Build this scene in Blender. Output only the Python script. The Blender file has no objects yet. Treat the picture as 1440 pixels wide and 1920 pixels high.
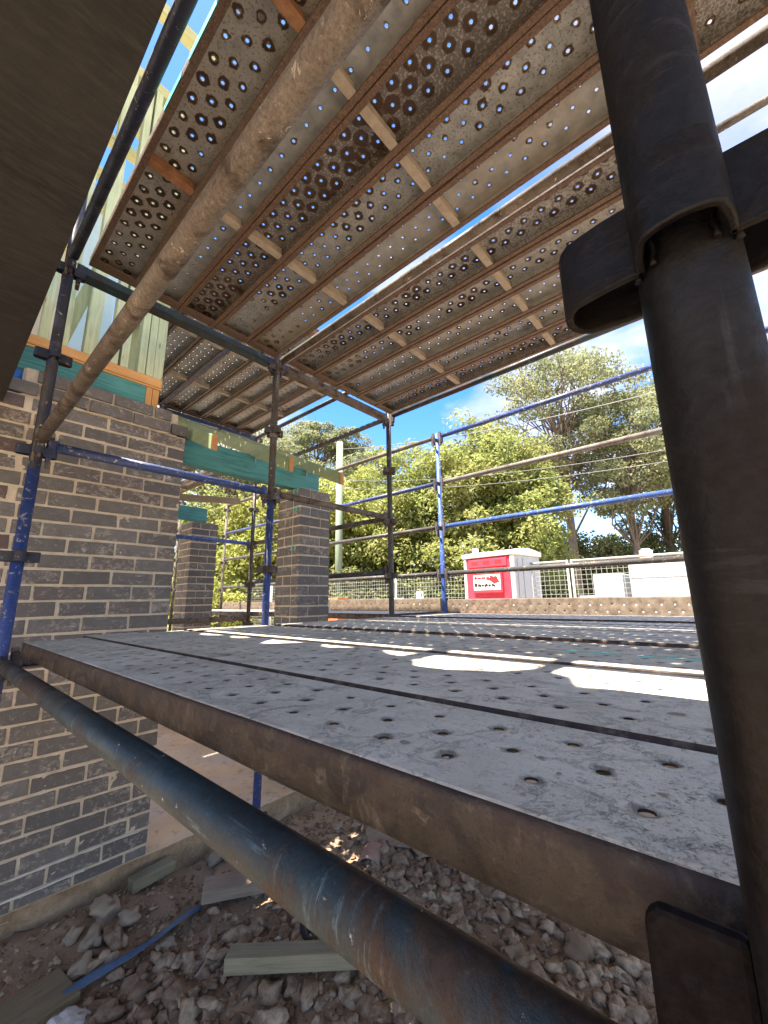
import bpy, bmesh, math, random
import numpy as np
from mathutils import Vector, Matrix, noise as mnoise
PI = math.pi
R = math.radians
scene = bpy.context.scene
COL = scene.collection

# ------------------------------------------------------------------ camera
cam_d = bpy.data.cameras.new('camera')
cam = bpy.data.objects.new('camera', cam_d)
COL.objects.link(cam)
_yaw, _pit, _rol, _f = R(41.644), R(12.222), R(-0.824), 759.94
_fw = Vector((math.cos(_pit)*math.cos(_yaw), math.cos(_pit)*math.sin(_yaw), math.sin(_pit)))
_r = Vector((math.sin(_yaw), -math.cos(_yaw), 0))
_u = _r.cross(_fw)
_r2 = _r*math.cos(_rol) + _u*math.sin(_rol)
_u2 = -_r*math.sin(_rol) + _u*math.cos(_rol)
cam.matrix_world = Matrix(((_r2.x, _u2.x, -_fw.x, 0), (_r2.y, _u2.y, -_fw.y, 0), (_r2.z, _u2.z, -_fw.z, 0), (0, 0, 0, 1)))
cam_d.sensor_fit = 'HORIZONTAL'
cam_d.sensor_width = 36.0
cam_d.lens = 36.0*_f/1440.0
cam_d.clip_start = 0.01
cam_d.clip_end = 1000
scene.camera = cam

# ------------------------------------------------------------------ sky and sun
SUN_TO = Vector((-0.38, 0.10, 1.0)).normalized()
SUN_EL = math.asin(SUN_TO.z)
SUN_ROT = math.atan2(SUN_TO.x, SUN_TO.y)
EXPOSURE = 3.6
world = bpy.data.worlds.new('World')
scene.world = world
world.use_nodes = True
wn = world.node_tree
wn.nodes.clear()
def wnode(t, **k):
    n = wn.nodes.new(t)
    for a, b in k.items():
        setattr(n, a, b)
    return n
sky = wnode('ShaderNodeTexSky', sky_type='NISHITA', sun_disc=False, sun_elevation=SUN_EL, sun_rotation=SUN_ROT, air_density=1.0, dust_density=0.6, ozone_density=2.5)
bg1 = wnode('ShaderNodeBackground'); bg1.inputs['Strength'].default_value = 0.05
bg2 = wnode('ShaderNodeBackground'); bg2.inputs['Color'].default_value = (1.0, 0.975, 0.93, 1); bg2.inputs['Strength'].default_value = 0.15
cn = wnode('ShaderNodeTexNoise'); cn.inputs['Scale'].default_value = 2.3; cn.inputs['Detail'].default_value = 8
ccr = wnode('ShaderNodeValToRGB'); ccr.color_ramp.elements[0].position = .36; ccr.color_ramp.elements[0].color = (.46, .50, .56, 1); ccr.color_ramp.elements[1].position = .62; ccr.color_ramp.elements[1].color = (1.0, .985, .96, 1)
wn.links.new(cn.outputs['Fac'], ccr.inputs[0]); wn.links.new(ccr.outputs[0], bg2.inputs['Color'])
tc = wnode('ShaderNodeTexCoord')
sep = wnode('ShaderNodeSeparateXYZ')
wn.links.new(tc.outputs['Generated'], sep.inputs[0])
mz = wnode('ShaderNodeMath', operation='ADD'); mz.inputs[1].default_value = 0.22
wn.links.new(sep.outputs['Z'], mz.inputs[0])
dx = wnode('ShaderNodeMath', operation='DIVIDE'); dy = wnode('ShaderNodeMath', operation='DIVIDE')
wn.links.new(sep.outputs['X'], dx.inputs[0]); wn.links.new(mz.outputs[0], dx.inputs[1])
wn.links.new(sep.outputs['Y'], dy.inputs[0]); wn.links.new(mz.outputs[0], dy.inputs[1])
cmb = wnode('ShaderNodeCombineXYZ')
wn.links.new(dx.outputs[0], cmb.inputs[0]); wn.links.new(dy.outputs[0], cmb.inputs[1])
nz = wnode('ShaderNodeTexNoise'); nz.inputs['Scale'].default_value = 1.15; nz.inputs['Detail'].default_value = 9; nz.inputs['Roughness'].default_value = 0.56
nz.inputs['Distortion'].default_value = 0.3
mp = wnode('ShaderNodeMapping'); mp.inputs['Location'].default_value = (2.8218, -4.6697, 0)
wn.links.new(cmb.outputs[0], mp.inputs['Vector']); wn.links.new(mp.outputs[0], nz.inputs['Vector']); wn.links.new(mp.outputs[0], cn.inputs['Vector'])
cr = wnode('ShaderNodeValToRGB')
cr.color_ramp.elements[0].position = 0.44; cr.color_ramp.elements[0].color = (0, 0, 0, 1)
cr.color_ramp.elements[1].position = 0.61; cr.color_ramp.elements[1].color = (1, 1, 1, 1)
wn.links.new(nz.outputs['Fac'], cr.inputs[0])
mixw = wnode('ShaderNodeMixShader')
wout = wnode('ShaderNodeOutputWorld')
hs = wnode('ShaderNodeHueSaturation'); hs.inputs['Saturation'].default_value = 1.38; hs.inputs['Hue'].default_value = 0.511; hs.inputs['Value'].default_value = .92
wn.links.new(sky.outputs[0], hs.inputs['Color']); wn.links.new(hs.outputs[0], bg1.inputs['Color'])
wn.links.new(cr.outputs[0], mixw.inputs[0]); wn.links.new(bg1.outputs[0], mixw.inputs[1]); wn.links.new(bg2.outputs[0], mixw.inputs[2])
wn.links.new(mixw.outputs[0], wout.inputs['Surface'])

sun_d = bpy.data.lights.new('sun', 'SUN')
sun_d.energy = 2.1
sun_d.angle = R(0.5)
sun_d.color = (1.0, 0.955, 0.88)
sun = bpy.data.objects.new('sun', sun_d)
COL.objects.link(sun)
sun.rotation_mode = 'QUATERNION'
sun.rotation_quaternion = SUN_TO.to_track_quat('Z', 'Y')
sun.location = SUN_TO*60

scene.view_settings.view_transform = 'Standard'
try:
    scene.view_settings.look = 'None'
except Exception:
    pass
scene.view_settings.gamma = 1.0
scene.view_settings.use_curve_mapping = False
scene.view_settings.exposure = EXPOSURE
try:
    scene.view_settings.use_white_balance = True
    scene.view_settings.white_balance_temperature = 7250
    scene.view_settings.white_balance_tint = 12
except Exception:
    pass
scene.cycles.use_denoising = True
scene.cycles.max_bounces = 10
scene.cycles.diffuse_bounces = 6
scene.cycles.transparent_max_bounces = 12

# ------------------------------------------------------------------ material helpers
def lin(r, g, b):
    f = lambda c: ((c/255)/12.92 if c/255 <= .04045 else ((c/255+.055)/1.055)**2.4)
    return (f(r), f(g), f(b), 1)
class Mat:
    def __init__(s, name, rough=.7, spec=.4, metal=0.0, rand=True):
        s.m = bpy.data.materials.new(name); s.m.use_nodes = True
        s.nt = s.m.node_tree
        s.b = s.nt.nodes['Principled BSDF']
        s.b.inputs['Roughness'].default_value = rough
        s.b.inputs['Specular IOR Level'].default_value = spec
        s.b.inputs['Metallic'].default_value = metal
        t = s.n('ShaderNodeTexCoord')
        s.co = t.outputs['Object']
        s.oi = s.n('ShaderNodeObjectInfo')
        if rand:
            v = s.n('ShaderNodeVectorMath', operation='SCALE'); v.inputs[0].default_value = (31.7, 17.3, 23.9)
            s.l(s.oi.outputs['Random'], v.inputs['Scale'])
            a = s.n('ShaderNodeVectorMath', operation='ADD')
            s.l(s.co, a.inputs[0]); s.l(v.outputs[0], a.inputs[1])
            s.co = a.outputs[0]
    def n(s, t, **k):
        n = s.nt.nodes.new(t)
        for a, b in k.items():
            setattr(n, a, b)
        return n
    def l(s, a, b):
        s.nt.links.new(a, b)
    def setin(s, sock, v):
        if isinstance(v, bpy.types.NodeSocket): s.l(v, sock)
        else: sock.default_value = v
    def scale(s, sc):
        m = s.n('ShaderNodeMapping'); m.inputs['Scale'].default_value = sc
        s.l(s.co, m.inputs['Vector'])
        return m.outputs[0]
    def noise(s, scale, detail=5, rough=.6, dist=0, co=None):
        n = s.n('ShaderNodeTexNoise')
        n.inputs['Scale'].default_value = scale; n.inputs['Detail'].default_value = detail
        n.inputs['Roughness'].default_value = rough; n.inputs['Distortion'].default_value = dist
        s.l(co if co is not None else s.co, n.inputs['Vector'])
        return n.outputs['Fac']
    def voro(s, scale, feature='F1', co=None, out='Distance'):
        n = s.n('ShaderNodeTexVoronoi', feature=feature)
        n.inputs['Scale'].default_value = scale
        s.l(co if co is not None else s.co, n.inputs['Vector'])
        return n.outputs[out]
    def ramp(s, fac, *stops):
        n = s.n('ShaderNodeValToRGB')
        e = n.color_ramp.elements
        while len(e) < len(stops): e.new(0.5)
        for i, (p, c) in enumerate(stops):
            e[i].position = p
            e[i].color = c if not isinstance(c, (int, float)) else (c, c, c, 1)
        s.l(fac, n.inputs[0])
        return n.outputs[0]
    def mix(s, fac, a, b, blend='MIX'):
        n = s.n('ShaderNodeMix', data_type='RGBA', blend_type=blend)
        s.setin(n.inputs[0], fac); s.setin(n.inputs[6], a); s.setin(n.inputs[7], b)
        return n.outputs[2]
    def math(s, op, a, b=0.0, c=0.0, clamp=False):
        n = s.n('ShaderNodeMath', operation=op); n.use_clamp = clamp
        s.setin(n.inputs[0], a); s.setin(n.inputs[1], b)
        if op in ('MULTIPLY_ADD',): s.setin(n.inputs[2], c)
        return n.outputs[0]
    def attr(s, name, typ='GEOMETRY', out='Fac'):
        n = s.n('ShaderNodeAttribute', attribute_type=typ); n.attribute_name = name
        return n.outputs[out]
    def holes(s, wob=0.0):
        t = s.n('ShaderNodeTexCoord'); sp = s.n('ShaderNodeSeparateXYZ'); s.l(t.outputs['Object'], sp.inputs[0])
        n = s.n('ShaderNodeTexNoise'); n.inputs['Scale'].default_value = 70; n.inputs['Detail'].default_value = 4; s.l(s.co, n.inputs['Vector'])
        sc = s.n('ShaderNodeSeparateColor'); s.l(n.outputs['Color'], sc.inputs[0])
        x = s.math('ADD', sp.outputs['X'], s.math('MULTIPLY', s.math('SUBTRACT', sc.outputs[0], .5), wob))
        y = s.math('ADD', sp.outputs['Y'], s.math('MULTIPLY', s.math('SUBTRACT', sc.outputs[1], .5), wob))
        y0 = (2.345-int(2.345/.041)*.041)/2
        ds = []
        for k in (0, 1):
            dx = s.math('WRAP', s.math('SUBTRACT', x, .0325+.05333*(.5+k)), -.05333); dx.node.inputs[2].default_value = .05333
            dy = s.math('WRAP', s.math('SUBTRACT', y, y0+.041*(.5+k)), -.041); dy.node.inputs[2].default_value = .041
            dx.node.inputs[1].default_value, dx.node.inputs[2].default_value = .05333, -.05333
            dy.node.inputs[1].default_value, dy.node.inputs[2].default_value = .041, -.041
            ds.append(s.math('SQRT', s.math('ADD', s.math('MULTIPLY', dx, dx), s.math('MULTIPLY', dy, dy))))
        d = s.math('MINIMUM', ds[0], ds[1])
        inside = s.math('MULTIPLY', s.math('GREATER_THAN', sp.outputs['X'], .030), s.math('LESS_THAN', sp.outputs['X'], .195))
        return s.math('MULTIPLY', s.math('SUBTRACT', 1.0, s.math('DIVIDE', d, .033), clamp=True), inside)
    def bump(s, h, strength=.5, dist=.01):
        n = s.n('ShaderNodeBump'); n.inputs['Strength'].default_value = strength; n.inputs['Distance'].default_value = dist
        s.l(h, n.inputs['Height']); s.l(n.outputs[0], s.b.inputs['Normal'])
    def col(s, c):
        s.setin(s.b.inputs['Base Color'], c); return s
    def rough(s, r):
        s.setin(s.b.inputs['Roughness'], r); return s

MATS = {}
def mat_tube(name, paint, paint2, rust, t0=.5, t1=.56, speck=.0, rough=.45, scale=9, scratch=None, sc=(.1, .16, .18, 1), bmp=.35):
    m = Mat(name, rough, .4)
    a = m.noise(scale, 9, .68, .4)
    fine = m.noise(60, 6, .7)
    base = m.mix(m.ramp(m.noise(4, 5, .6), (.35, 0.0), (.65, 1.0)), paint, paint2)
    mask = m.ramp(a, (t0, 0.0), (t1, 1.0))
    rc = m.mix(m.ramp(fine, (.35, 0.0), (.7, 1.0)), rust, tuple(list(c*.45 for c in rust[:3])+[1]))
    c = m.mix(mask, base, rc)
    c = m.mix(m.ramp(m.noise(150, 4, .7), (.35, .45), (.6, 0.0)), c, (0.01, 0.01, 0.012, 1))
    if speck:
        sp = m.ramp(m.noise(32, 8, .75, .6), (.66-speck*.1, 0.0), (.70-speck*.1, 1.0))
        c = m.mix(m.math('MULTIPLY', sp, .8), c, (.42, .40, .36, 1))
    if scratch is not None:
        st = [7.0, 7.0, 7.0]; st[scratch] = 60.0
        g = m.noise(1.6, 7, .72, .5, m.scale(tuple(st)))
        pt = m.noise(5, 5, .65)
        sm = m.math('MULTIPLY', m.ramp(g, (.56, 0.0), (.64, .8)), m.ramp(pt, (.47, 0.0), (.60, 1.0)))
        c = m.mix(sm, c, sc)
        st2 = [60.0, 60.0, 60.0]; st2[scratch] = 3.0
        g2 = m.noise(1.2, 6, .7, .2, m.scale(tuple(st2)))
        c = m.mix(m.math('MULTIPLY', m.ramp(g2, (.60, 0.0), (.66, .6)), m.ramp(pt, (.40, 1.0), (.5, 0.0))), c, sc)
    mic = m.noise(260, 6, .78); mic2 = m.noise(90, 7, .76, .4)
    dk = m.mix(1.0, c, (.38, .36, .35, 1), 'MULTIPLY')
    c = m.mix(m.ramp(mic, (.36, .8), (.46, 0.0)), c, dk)
    lt = m.mix(1.0, c, (1.9, 1.9, 1.9, 1), 'MULTIPLY')
    c = m.mix(m.ramp(mic2, (.56, 0.0), (.64, .75)), c, lt)
    c = m.mix(m.ramp(mic2, (.30, .8), (.40, 0.0)), c, dk)
    m.col(c)
    m.rough(m.ramp(a, (.4, rough), (.6, min(.95, rough+.35))))
    m.bump(m.math('ADD', m.math('ADD', a, m.math('MULTIPLY', mask, .5)), m.math('ADD', m.math('MULTIPLY', fine, .5), m.math('MULTIPLY', mic2, .7))), bmp, .003)
    if name == 'blackened_paint': m.b.inputs['Specular IOR Level'].default_value = .22
    MATS[name] = m.m
    return m.m
T_NAVY = mat_tube('navy_chipped_paint', (.010, .018, .055, 1), (.016, .022, .035, 1), (.045, .028, .02, 1), .56, .62, .5, .38)
T_BLUE = mat_tube('blue_worn_paint', (.020, .052, .22, 1), (.03, .055, .15, 1), (.10, .08, .07, 1), .58, .66, .8, .35)
T_BRIGHT = mat_tube('bright_blue_paint', (.028, .085, .34, 1), (.04, .10, .30, 1), (.22, .2, .18, 1), .62, .68, .8, .35)
T_RUST = mat_tube('rusty_brown_steel', (.080, .066, .054, 1), (.145, .124, .102, 1), (.052, .036, .028, 1), .5, .62, .5, .6)
T_GREY = mat_tube('weathered_galvanised_steel', (.20, .19, .17, 1), (.13, .12, .115, 1), (.12, .07, .045, 1), .52, .66, .3, .5)
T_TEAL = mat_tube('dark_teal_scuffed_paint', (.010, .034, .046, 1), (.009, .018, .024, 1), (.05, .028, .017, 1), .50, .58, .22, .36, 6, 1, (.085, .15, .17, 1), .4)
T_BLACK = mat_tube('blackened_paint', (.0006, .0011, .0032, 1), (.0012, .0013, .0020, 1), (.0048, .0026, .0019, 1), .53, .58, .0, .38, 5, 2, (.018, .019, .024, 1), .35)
T_MAROON = mat_tube('maroon_black_lug_paint', (.0022, .0009, .0008, 1), (.0040, .0014, .0012, 1), (.006, .003, .002, 1), .5, .6, .0, .6)
bpy.data.materials['maroon_black_lug_paint'].node_tree.nodes['Principled BSDF'].inputs['Specular IOR Level'].default_value = .14
T_DKGREY = mat_tube('dark_grey_steel', (.045, .045, .045, 1), (.07, .065, .06, 1), (.08, .05, .035, 1), .54, .62, .6, .45)

def mat_plank_top():
    m = Mat('dusty_plank_top', .62, .3)
    hole = m.holes(.012)
    big = m.noise(5, 6, .62); mid = m.noise(26, 8, .72, .3); fine = m.noise(210, 5, .75); spk = m.noise(75, 7, .78)
    grey = m.mix(m.ramp(big, (.35, 0.0), (.68, 1.0)), (.50, .465, .39, 1), (.65, .60, .50, 1))
    c = m.mix(m.ramp(mid, (.52, 0.0), (.60, .75)), grey, (.66, .61, .50, 1))
    c = m.mix(m.ramp(mid, (.30, .8), (.42, 0.0)), c, (.22, .21, .19, 1))
    c = m.mix(m.ramp(m.noise(7, 7, .7, .5), (.58, 0.0), (.70, .6)), c, (.22, .125, .08, 1))
    pm = m.ramp(m.noise(6.5, 6, .66, .6), (.44, .12), (.62, 1.0))
    c = m.mix(m.math('MULTIPLY', pm, m.ramp(spk, (.34, .9), (.45, 0.0))), c, (.13, .11, .09, 1))
    c = m.mix(m.math('MULTIPLY', m.math('SUBTRACT', 1.1, pm), m.ramp(spk, (.58, 0.0), (.68, .7))), c, (.68, .65, .58, 1))
    bs = m.noise(3.3, 7, .68, .9, m.scale((1.3, .7, 1)))
    c = m.mix(m.ramp(bs, (.53, 0.0), (.66, .55)), c, (.30, .255, .205, 1))
    c = m.mix(m.ramp(bs, (.33, .6), (.45, 0.0)), c, (.68, .64, .56, 1))
    c = m.mix(m.math('MULTIPLY', pm, m.ramp(fine, (.36, .85), (.46, 0.0))), c, (.12, .10, .08, 1))
    dk = m.ramp(m.math('ADD', hole, m.math('MULTIPLY', m.math('SUBTRACT', mid, .5), .8)), (.62, 0.0), (.80, .75))
    c = m.mix(dk, c, (.10, .08, .062, 1))
    st = m.noise(9, 6, .7, 0, m.scale((4.5, .5, 1)))
    c = m.mix(m.ramp(st, (.58, 0.0), (.70, .35)), c, (.18, .145, .12, 1))
    m.col(c)
    m.rough(m.ramp(mid, (.3, .48), (.7, .85)))
    h = m.math('ADD', m.math('MULTIPLY', mid, 1.0), m.math('ADD', m.math('MULTIPLY', fine, .30), m.math('MULTIPLY', spk, .7)))
    h = m.math('ADD', h, m.ramp(m.noise(13, 8, .74, .6), (.54, 0.0), (.57, .6)))
    m.bump(h, .9, .005)
    return m.m
def mat_plank_under():
    m = Mat('galvanised_plank_underside', .42, .5, .2)
    hole = m.holes(.011); rust = m.attr('rust', 'OBJECT'); tan = m.attr('tan', 'OBJECT')
    big = m.noise(3.2, 6, .62, .3); mid = m.noise(17, 7, .66, .5); fine = m.noise(110, 5, .7)
    galv = m.mix(m.ramp(mid, (.35, 0.0), (.65, 1.0)), (.19, .21, .218, 1), (.33, .355, .365, 1))
    galv = m.mix(m.math('MULTIPLY', tan, m.ramp(big, (.36, .0), (.66, .8))), galv, (.33, .275, .20, 1))
    v = m.math('ADD', hole, m.math('MULTIPLY', m.math('SUBTRACT', m.noise(24, 3, .6, .6), .5), .75))
    v = m.math('ADD', v, m.math('MULTIPLY', m.math('SUBTRACT', big, .5), 2.0))
    v = m.math('ADD', v, m.math('MULTIPLY', m.math('SUBTRACT', rust, .5), .75))
    ring = m.ramp(v, (.54, 0.0), (.565, 1.0))
    inner = m.ramp(v, (.61, 0.0), (.65, 1.0))
    c = m.mix(ring, galv, (.12, .098, .072, 1))
    c = m.mix(inner, c, (.034, .019, .015, 1))
    c = m.mix(m.ramp(hole, (.68, 0.0), (.76, .8)), c, (.27, .20, .13, 1))
    c = m.mix(m.ramp(m.math('MULTIPLY', fine, m.math('ADD', rust, .45)), (.58, 0.0), (.66, .7)), c, (.06, .036, .024, 1))
    drip = m.noise(12, 6, .7, 0, m.scale((.7, 5, 1)))
    c = m.mix(m.ramp(drip, (.60, 0.0), (.70, .4)), c, (.36, .33, .27, 1))
    m.col(c)
    m.rough(m.ramp(mid, (.3, .38), (.7, .62)))
    m.bump(m.math('ADD', mid, m.math('MULTIPLY', inner, .25)), .25, .004)
    return m.m
def mat_plank_side():
    m = Mat('rusty_plank_edge', .5, .45)
    big = m.noise(4, 7, .66, .5, m.scale((1, .6, 1))); mid = m.noise(22, 8, .7, .4); fine = m.noise(120, 5, .7)
    rust = m.attr('edge', 'OBJECT')
    c = m.mix(m.ramp(mid, (.35, 0.0), (.66, 1.0)), (.056, .042, .030, 1), (.115, .092, .068, 1))
    rr = m.mix(m.ramp(fine, (.3, 0.0), (.7, 1.0)), (.034, .020, .015, 1), (.155, .10, .068, 1))
    f = m.ramp(m.math('ADD', m.math('ADD', m.math('MULTIPLY', mid, .5), m.math('MULTIPLY', big, .5)), m.math('MULTIPLY', m.math('SUBTRACT', rust, .5), .5)), (.46, 0.0), (.54, 1.0))
    c = m.mix(f, c, rr)
    fr = m.math('LESS_THAN', rust, .3)
    c = m.mix(fr, c, m.mix(1.0, c, (.40, .35, .29, 1), 'MULTIPLY'))
    bl = m.noise(9, 6, .7, .9, m.scale((1, .7, 1.4)))
    c = m.mix(m.math('MULTIPLY', fr, m.ramp(bl, (.47, 0.0), (.54, .9))), c, (.0085, .0042, .0032, 1))
    c = m.mix(m.math('MULTIPLY', fr, m.ramp(m.noise(15, 7, .7, .6), (.57, 0.0), (.64, .5))), c, (.12, .095, .068, 1))
    # dark ragged rust running down from the bent top edge
    sp = m.n('ShaderNodeSeparateXYZ'); m.l(m.n('ShaderNodeTexCoord').outputs['Object'], sp.inputs[0])
    dr = m.noise(26, 5, .7, 0, m.scale((1, 1, .22)))
    z = m.math('ADD', m.math('MULTIPLY', sp.outputs['Z'], 34.0), m.math('ADD', m.math('MULTIPLY', m.math('SUBTRACT', dr, .5), 4.0), m.math('MULTIPLY', m.math('SUBTRACT', mid, .5), 3.5)))
    c = m.mix(m.ramp(z, (-.0, 0.0), (.12, .0)), c, c)
    dk = m.math('ADD', m.math('MULTIPLY', z, 2.2), 1.6, clamp=True)
    c = m.mix(m.math('MULTIPLY', dk, .85), c, (.020, .0095, .0075, 1))
    c = m.mix(m.ramp(m.noise(45, 7, .75), (.66, 0.0), (.76, .45)), c, (.24, .20, .16, 1))
    mic = m.noise(240, 6, .78); mic2 = m.noise(75, 8, .78, .5)
    c = m.mix(m.ramp(mic, (.34, .8), (.46, 0.0)), c, m.mix(1.0, c, (.32, .28, .26, 1), 'MULTIPLY'))
    c = m.mix(m.ramp(mic2, (.55, 0.0), (.64, .8)), c, m.mix(1.0, c, (2.0, 1.9, 1.75, 1), 'MULTIPLY'))
    c = m.mix(m.ramp(mic2, (.30, .85), (.42, 0.0)), c, m.mix(1.0, c, (.35, .28, .24, 1), 'MULTIPLY'))
    sc1 = m.noise(2.0, 6, .7, .3, m.scale((60, 60, 5)))
    c = m.mix(m.ramp(sc1, (.62, 0.0), (.70, .5)), c, m.mix(1.0, c, (1.8, 1.7, 1.6, 1), 'MULTIPLY'))
    m.col(c)
    m.rough(m.ramp(mid, (.3, .35), (.7, .75)))
    m.bump(m.math('ADD', mid, m.math('ADD', m.math('MULTIPLY', fine, .3), m.math('MULTIPLY', mic2, .8))), .55, .003)
    return m.m
PL_TOP, PL_UND, PL_SIDE = mat_plank_top(), mat_plank_under(), mat_plank_side()

def mat_simple(name, c1, c2, scale=8, rough=.7, bump=.3, bd=.004, spec=.35, stretch=None, detail=7, lo=.35, hi=.65):
    m = Mat(name, rough, spec)
    co = m.scale(stretch) if stretch else None
    a = m.noise(scale, detail, .65, .3, co)
    fine = m.noise(scale*9, 4, .7, 0, co)
    c = m.mix(m.ramp(m.math('ADD', m.math('MULTIPLY', a, .75), m.math('MULTIPLY', fine, .25)), (lo, 0.0), (hi, 1.0)), c1, c2)
    m.col(c)
    if bump: m.bump(m.math('ADD', a, m.math('MULTIPLY', fine, .5)), bump, bd)
    MATS[name] = m.m
    return m.m
STRAP = mat_simple('pale_stiffener_steel', (.22, .19, .155, 1), (.34, .305, .25, 1), 20, .6)
STRAP_R = mat_simple('rusty_stiffener_steel', (.16, .065, .03, 1), (.28, .15, .08, 1), 25, .7)
def mat_timber(name, c1, c2, ax, knots=None, rough=.65, scale=3.0):
    m = Mat(name, rough, .3)
    st = [26.0, 26.0, 26.0]; st[ax] = 1.2
    g = m.noise(scale, 6, .6, .8, m.scale(tuple(st)))
    b = m.noise(3, 5, .6)
    c = m.mix(m.ramp(g, (.35, 0.0), (.65, 1.0)), c1, c2)
    c = m.mix(m.ramp(b, (.4, 0.0), (.7, .45)), c, tuple(min(1, x*1.35) for x in c2[:3])+(1,))
    if knots:
        k = m.voro(3.5, co=m.scale(tuple(4.0 if i != ax else 1.0 for i in range(3))))
        c = m.mix(m.ramp(k, (.05, .9), (.12, 0.0)), c, knots)
    m.col(c); m.bump(g, .25, .003)
    MATS[name] = m.m
    return m.m
TEAL_X = mat_timber('teal_treated_beam', (.020, .11, .125, 1), (.065, .25, .245, 1), 0, (.10, .09, .06, 1))
GRN_Z = mat_timber('pale_green_stud_timber', (.30, .37, .22, 1), (.46, .52, .33, 1), 2, (.22, .17, .07, 1))
GRN_X = mat_timber('pale_green_truss_timber', (.34, .36, .17, 1), (.46, .47, .26, 1), 0, (.25, .2, .08, 1))
GRN_Y = mat_timber('green_rafter_timber', (.15, .21, .11, 1), (.24, .29, .165, 1), 1, (.15, .12, .05, 1))
ORANGE_X = mat_timber('orange_pine_plate', (.42, .21, .07, 1), (.56, .32, .13, 1), 0, (.2, .09, .03, 1))
ORANGE_Z = mat_timber('orange_pine_post', (.40, .20, .07, 1), (.52, .29, .12, 1), 2, (.2, .09, .03, 1))
ENDGRAIN = mat_simple('orange_end_grain', (.34, .15, .05, 1), (.46, .24, .09, 1), 30, .7)
GREY_T = mat_timber('weathered_grey_timber', (.155, .12, .085, 1), (.26, .205, .15, 1), 0, (.10, .09, .06, 1), .75)
DARK_T = mat_timber('dark_brown_timber', (.12, .095, .06, 1), (.20, .16, .10, 1), 0, (.07, .05, .03, 1), .75)  # darker brown wood, one tone on every side
MOSS_T = mat_timber('olive_grey_timber', (.125, .112, .072, 1), (.215, .195, .13, 1), 0, None, .8)
PALEBLUE = mat_simple('pale_blue_wall_wrap', (.42, .60, .68, 1), (.50, .68, .75, 1), 3, .6, 0)
CREAM = mat_simple('cream_sheathing_board', (.58, .50, .38, 1), (.68, .60, .47, 1), 5, .7, .1)
TARP = mat_simple('bright_blue_tarpaulin', (.02, .11, .42, 1), (.03, .17, .55, 1), 6, .35, .5, .02)
CLOTH = mat_simple('dark_purple_blocker_cloth', (.03, .025, .05, 1), (.05, .045, .075, 1), 60, .9, .4)
TURQ = mat_simple('turquoise_paint', (.03, .50, .42, 1), (.06, .62, .54, 1), 40, .5, .2)
GANGNAIL = mat_simple('galvanised_nail_plate', (.35, .36, .36, 1), (.48, .48, .47, 1), 30, .4)

def mat_brick():
    m = Mat('dark_charcoal_brick', .72, .35)
    rd = m.oi.outputs['Random']
    a = m.noise(20, 6, .6); fine = m.noise(120, 5, .7)
    base = m.mix(rd, (.092, .091, .093, 1), (.150, .147, .144, 1))
    base = m.mix(m.ramp(m.math('FRACT', m.math('MULTIPLY', rd, 7.31)), (.90, 0.0), (.96, .5)), base, (.12, .09, .085, 1))
    red = m.attr('red', 'OBJECT')
    base = m.mix(red, base, (.088, .045, .048, 1))
    c = m.mix(m.ramp(a, (.3, .55), (.7, 0.0)), base, (.072, .066, .062, 1))
    c = m.mix(m.ramp(fine, (.26, .9), (.34, 0.0)), c, (.022, .02, .02, 1))
    c = m.mix(m.ramp(fine, (.62, 0.0), (.70, .8)), c, (.30, .28, .25, 1))
    sm = m.noise(30, 9, .78, .8, m.scale((1, 1, 1.5)))
    big = m.noise(3.1, 4, .6, .3)
    smear = m.ramp(m.math('ADD', sm, m.math('MULTIPLY', m.math('SUBTRACT', big, .5), .45)), (.535, 0.0), (.69, .72))
    c = m.mix(smear, c, (.44, .40, .345, 1))
    m.col(c)
    m.bump(m.math('ADD', m.math('MULTIPLY', fine, .7), m.math('MULTIPLY', smear, .5)), .45, .003)
    return m.m
BRICK = mat_brick()
MORTAR = mat_simple('sandy_mortar', (.36, .315, .245, 1), (.52, .465, .375, 1), 14, .9, .6, .004)
WHITESM = mat_simple('white_mortar_crust', (.46, .43, .38, 1), (.60, .57, .51, 1), 30, .9, .5, .003)
def mat_concrete():
    m = Mat('dusty_sandy_concrete', .85, .25)
    a = m.noise(2.2, 7, .62); mid = m.noise(14, 8, .7); fine = m.noise(90, 5, .7)
    c = m.mix(m.ramp(a, (.35, 0.0), (.65, 1.0)), (.56, .39, .22, 1), (.66, .50, .32, 1))
    c = m.mix(m.ramp(m.noise(1.4, 6, .6, .3), (.46, 0.0), (.6, .75)), c, (.50, .44, .36, 1))
    c = m.mix(m.ramp(mid, (.33, .7), (.45, 0.0)), c, (.22, .16, .10, 1))
    c = m.mix(m.ramp(fine, (.66, 0.0), (.72, .6)), c, (.5, .45, .36, 1))
    m.col(c); m.bump(m.math('ADD', mid, m.math('MULTIPLY', fine, .4)), .5, .006)
    return m.m
CONC = mat_concrete()
CONC_E = mat_simple('dirt_stained_slab_edge', (.17, .115, .07, 1), (.42, .315, .20, 1), 9, .9, .7, .008)
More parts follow.
